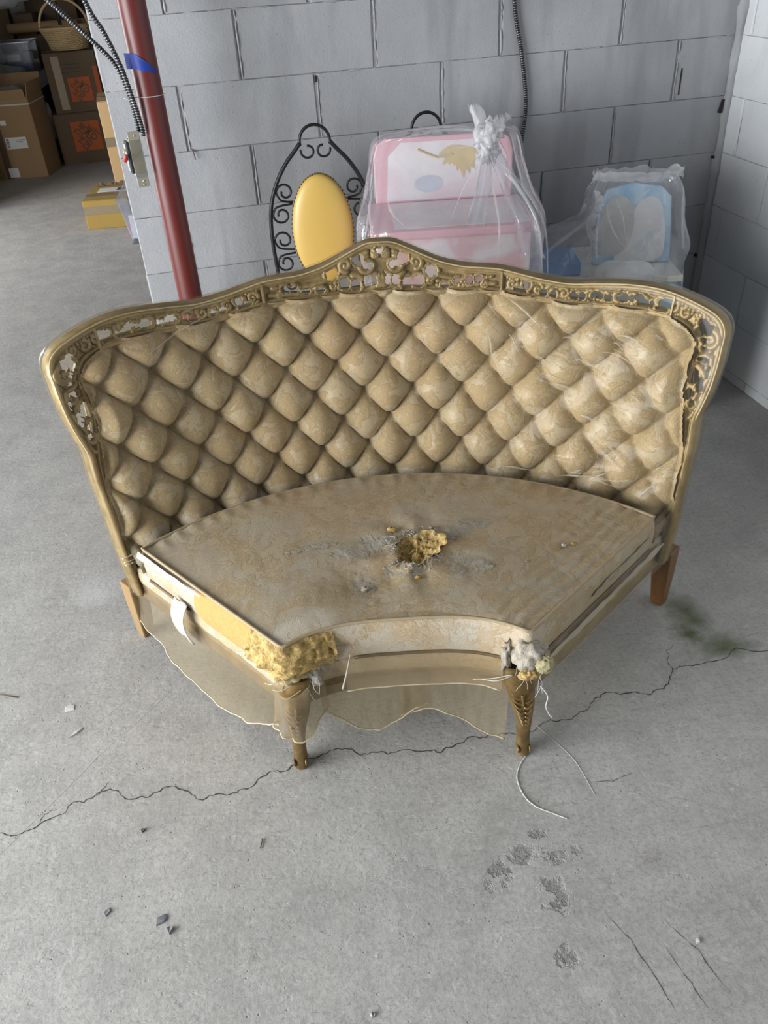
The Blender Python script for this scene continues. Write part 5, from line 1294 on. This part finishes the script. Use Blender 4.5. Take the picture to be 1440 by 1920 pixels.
# cartons, tubes and bins further back
def tube_thing(name, label, a, b, r, mat):
    mb = MB(); d = (Vector(b) - Vector(a)).normalized(); mb.tube([a, b], r, 20, cap=False); mb.tube([b, a], r*.9, 20, cap=False)
    return tag(mb.build(name, mat, None, True), label, 'tube', 'cardboard tubes behind the cartons')
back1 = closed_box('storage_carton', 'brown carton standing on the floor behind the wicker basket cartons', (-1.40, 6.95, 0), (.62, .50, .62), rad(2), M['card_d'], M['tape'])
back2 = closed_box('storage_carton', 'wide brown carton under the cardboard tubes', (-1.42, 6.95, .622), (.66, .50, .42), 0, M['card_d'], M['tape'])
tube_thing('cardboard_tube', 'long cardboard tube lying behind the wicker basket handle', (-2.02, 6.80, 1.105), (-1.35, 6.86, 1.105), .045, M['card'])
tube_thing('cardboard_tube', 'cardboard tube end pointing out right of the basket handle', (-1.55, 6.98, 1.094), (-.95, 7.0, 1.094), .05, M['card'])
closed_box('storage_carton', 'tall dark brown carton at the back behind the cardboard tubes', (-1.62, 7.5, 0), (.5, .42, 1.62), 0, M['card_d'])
closed_box('storage_carton', 'cream carton high up by the end of the block wall', (-.98, 7.45, 0), (.5, .42, 1.55), 0, M['card'])
po = MB(); po.tube([(-1.478, 6.5, 0), (-1.478, 6.5, 2.6)], .017, 12); tag(po.build('metal_post', M['blackm'], None, True), 'thin black metal post rising behind the wicker basket', 'post')
# clear bin and sacks at the left edge
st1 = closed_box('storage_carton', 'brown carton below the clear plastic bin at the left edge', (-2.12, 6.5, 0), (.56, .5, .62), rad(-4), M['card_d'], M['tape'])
st2 = closed_box('pale_carton', 'flat pale grey carton under the clear bin', (-2.06, 6.42, .6225), (.60, .46, .13), rad(-4), M['whitebox'])
def tub(name, label, c, w, d, h, rz, taper=.84, mat=M['tote']):
    e = empty(name, c, rz, label, 'bin'); V = []
    for z, k in ((0, taper), (h*.5, (1 + taper)/2), (h, 1.0)): V.append([(sx*w/2*k, sy*d/2*k, z) for sx, sy in ((-1, -1), (1, -1), (1, 1), (-1, 1))])
    mb = MB().grid(np.array(V), wrapv=True); mb.f.append((3, 2, 1, 0)); mb.m.append(0); bevel(mb.build('tub', mat, e), .012, 3)
    rm_ = MB(); rm_.tube([(sx*w/2*1.015, sy*d/2*1.015, h) for sx, sy in ((-1, -1), (1, -1), (1, 1), (-1, 1))], .008, 6, closed=True); rm_.build('rim', mat, e)
    return e
b1 = tub('clear_bin', 'clear plastic bin of mixed packets at the left edge', (-2.02, 6.40, .754), .52, .40, .27, rad(-4), .92)
for k, (x, y, z, w, d, h, m_) in enumerate(((-.12, -.08, .05, .20, .10, .09, 'stuff_r'), (.10, -.10, .05, .18, .10, .08, 'stuff_b'), (.02, -.06, .14, .22, .14, .06, 'stuff_w'), (-.13, .05, .15, .14, .16, .08, 'stuff_b'), (.12, .06, .14, .16, .14, .08, 'whitebox'))):
    bevel(MB().box((x, y, z), (w/2, d/2, h/2), rad(13*k - 20)).build('packet', M[m_], b1), .006)
tag(MB().blob((-2.21, 6.25, .98), (.16, .13, .17), 16, 6, .45, 2.4).build('plastic_sack', M['bag_w'], None, True), 'white translucent sack slumped against the clear bin', 'bag')
tag(MB().blob((-2.02, 6.05, .68), (.23, .17, .15), 18, 8, .40, 2.2).build('plastic_sack', M['greybag'], None, True), 'dark grey plastic sack behind the open carton', 'bag')
closed_box('storage_carton', 'brown carton holding up the dark grey plastic sack', (-2.02, 6.06, 0), (.34, .20, .55), 0, M['card_d'])
tag(MB().blob((-1.735, 5.90, .40), (.055, .09, .16), 14, 3, .35, 2.2).build('plastic_sack', M['bag_w'], None, True), 'pale plastic bag squeezed between the open carton and the stacked cartons', 'bag')
closed_box('storage_carton', 'brown carton wedged behind the pale plastic bag', (-1.775, 6.2, 0), (.10, .3, .30), 0, M['card_d'])
closed_box('storage_carton', 'dusty carton at the top left behind the clear bin', (-2.30, 7.2, 0), (.55, .45, 1.28), rad(5), M['card_d'])
tag(MB().blob((-2.02, 7.1, 1.40), (.26, .20, .12), 16, 21, .4, 2.3).build('plastic_sack', M['bag_w'], None, True), 'clear wrapped bundle at the very top left', 'bag')
closed_box('storage_carton', 'low carton supporting the clear wrapped bundle', (-1.86, 7.08, 0), (.18, .36, 1.22), 0, M['card_d'])
# cartons and tote right at the end of the block wall
tc = closed_box('tall_carton', 'tall orange-tan taped carton half hidden by the end of the block wall', (-.885, 4.62, 0), (.50, .56, .70), rad(3), M['card_o'], M['tape'])
for z in (.40, .06): MB().box((0, -.2808, z), (.2505, .0008, .035)).build('tape_strip', M['tape'], tc)
MB().box((-.2508, 0, .40), (.0008, .28, .035)).build('tape_strip', M['tape'], tc)
yb = closed_box('yellow_carton', 'small yellow-brown carton with brown tape and torn label on the floor', (-1.10, 3.50, 0), (.33, .44, .20), rad(-8), M['card_y'], None)
MB().box((0, -.2208, .13), (.1655, .0008, .028)).build('tape_strip', M['tape'], yb); MB().box((0, -.06, .2012), (.166, .05, .0007)).build('tape_strip', M['tape'], yb)
l2 = MB().box((.02, .08, .2014), (.12, .06, .0008)).build('shipping_label', M['paper'], yb); MB().box((.07, .08, .2026), (.03, .04, .0004)).build('barcode', M['ink'], l2)
tr_ = MB(); V = np.zeros((24, 3, 3))
for i in range(24):
    x = -.15 + .3*i/23
    for j in range(3): V[i, j] = (x, .205 + .006*j, .203 + .018*j*float(vnoise(i*.9, 2)))
tr_.grid(V).build('torn_edge', M['card_d'], yb)
tt_ = tub('plastic_tote', 'frosted clear plastic tote of packets beside the end of the block wall', (-.78, 3.02, 0), .40, .60, .30, rad(-4), .80)
for k, (x, y, z, w, d, h, m_) in enumerate(((-.08, -.10, .10, .10, .22, .16, 'stuff_w'), (.04, -.14, .10, .10, .16, .18, 'stuff_b'), (-.08, .14, .10, .12, .20, .14, 'stuff_b'), (.06, .12, .11, .12, .22, .18, 'stuff_w'), (-.02, .0, .23, .22, .20, .05, 'stuff_b'), (-.06, -.16, .235, .12, .14, .04, 'stuff_y'), (-.10, .0, .03, .10, .30, .04, 'stuff_r'))):
    bevel(MB().box((x, y, z), (w/2, d/2, h/2), rad(9*k - 20)).build('packet', M[m_], tt_), .005)
sk1 = closed_box('storage_carton', 'big brown carton low in the stack by the side door', (-2.78, 4.5, 0), (.7, .9, .75), 0, M['card_d'], M['tape'])  # out-of-view stack added to keep side door light off the printed cartons
closed_box('storage_carton', 'big brown carton on top of the stack by the side door', (-2.80, 4.5, .752), (.66, .86, .75), rad(3), M['card_d'], M['tape'])
# dark furniture edge at the far left
closed_box('dark_cabinet', 'dark brown cabinet edge at the far left of the storage room', (-2.62, 5.30, 0), (.45, .5, .5), 0, simple('dark_cabinet_brown', (.03, .022, .018), .5))
# ------------------------------------------------------------------ litter on the floor
def chip(name, label, x, y, pts, h, mat, rz=0, cat='debris', lift=0.0):
    n = len(pts); mb = MB(); mb.add([(a, b, 0) for a, b in pts] + [(a*.9, b*.9, h*(1 + .4*math.sin(k*2.1))) for k, (a, b) in enumerate(pts)], [tuple(range(n - 1, -1, -1)), tuple(range(n, 2*n))] + [(i, (i + 1) % n, n + (i + 1) % n, n + i) for i in range(n)])
    o = mb.build(name, mat); o.location = (x, y, .0003 + lift); o.rotation_euler = (0, 0, rz); return tag(o, label, cat)
chip('slate_chip', 'larger slate grey flake on the floor at lower left', -.794, -2.121, [(-.014, -.006), (.004, -.009), (.015, -.002), (.012, .007), (-.006, .008)], .003, M['chipg'], .4)
chip('stone_chip', 'small dark stone chip just below the larger slate flake', -.777, -2.148, [(-.007, -.006), (.008, -.005), (.007, .004), (0, .008)], .006, M['chipg'], .8)
chip('slate_chip', 'narrow grey flake left of the larger slate flake', -.905, -2.075, [(-.009, -.004), (.004, -.006), (.010, .002), (-.004, .006)], .0025, M['chipg'], .9)
chip('plastic_chip', 'pale curved plastic shaving on the floor left of the sofa', -1.005, -1.566, [(-.020, -.007), (.0, -.002), (.016, .006), (.018, .011), (-.002, .006)], .003, M['chipw'], .25)
chip('plastic_chip', 'square torn scrap of clear plastic on the floor at the left', -1.03, -1.473, [(-.014, -.010), (.010, -.012), (.014, .006), (.003, .013), (-.012, .008)], .0015, M['chipw'], .2)
chip('foam_scrap', 'tiny white scrap on the floor at the lower right', .232, -2.435, [(-.004, -.006), (.003, -.004), (.004, .004), (.001, .007), (-.002, .004)], .004, M['chipw'], -.4)
chip('concrete_crumb', 'small dark crumb on the floor below the crack', -.834, -1.90, [(-.005, -.003), (.004, -.004), (.006, .002), (-.001, .005)], .004, M['twig'], .8)
tw = MB(); tw.tube([(-1.235, -1.365, .002), (-1.205, -1.38, .0025), (-1.172, -1.396, .002)], .0016, 6); tag(tw.build('twig', M['twig'], None, True), 'thin brown twig on the floor at the left edge', 'twig')
nl_ = MB(); nl_.tube([(-.578, -2.015, .0022), (-.572, -1.998, .0024), (-.571, -1.992, .0022)], .0014, 6); tag(nl_.build('rusty_nail', M['twig'], None, True), 'tiny rusty nail on the floor in the foreground', 'nail')
sw = empty('screw', (-.41, -2.405, 0), .4, 'small bright steel screw head on the floor at the bottom edge', 'screw')
mb = MB(); mb.lathe([(0, .0052), (.003, .0050), (.0048, .003), (.0050, 0)], n=14); mb.build('head', M['steel'], sw, True)
mb = MB(); mb.box((0, 0, .0053), (.0032, .0006, .0004)); mb.box((0, 0, .0053), (.0006, .0032, .0004)); mb.build('cross_slot', M['ink'], sw)
t1 = MB(); t1.tube(catmull([(.130, -1.86, .0007), (.16, -1.93, .0007), (.179, -1.989, .0007), (.183, -2.081, .0007)], 8), .0006, 5); tag(t1.build('loose_thread', M['string'], None, True), 'fine white thread running straight on the floor right of the front leg', 'thread')
t2 = MB(); P = catmull([(.09, -1.925, .0014), (.05, -1.96, .0014), (.029, -1.994, .0014), (.027, -2.04, .0014), (.042, -2.075, .0014), (.07, -2.10, .0014), (.098, -2.123, .0014)], 8); t2.tube(P, [.0006 + .0013*abs(math.sin(i*1.1)) for i in range(len(P))], 5); tag(t2.build('loose_thread', M['string'], None, True), 'frayed curling white thread on the floor below the right front leg', 'thread')
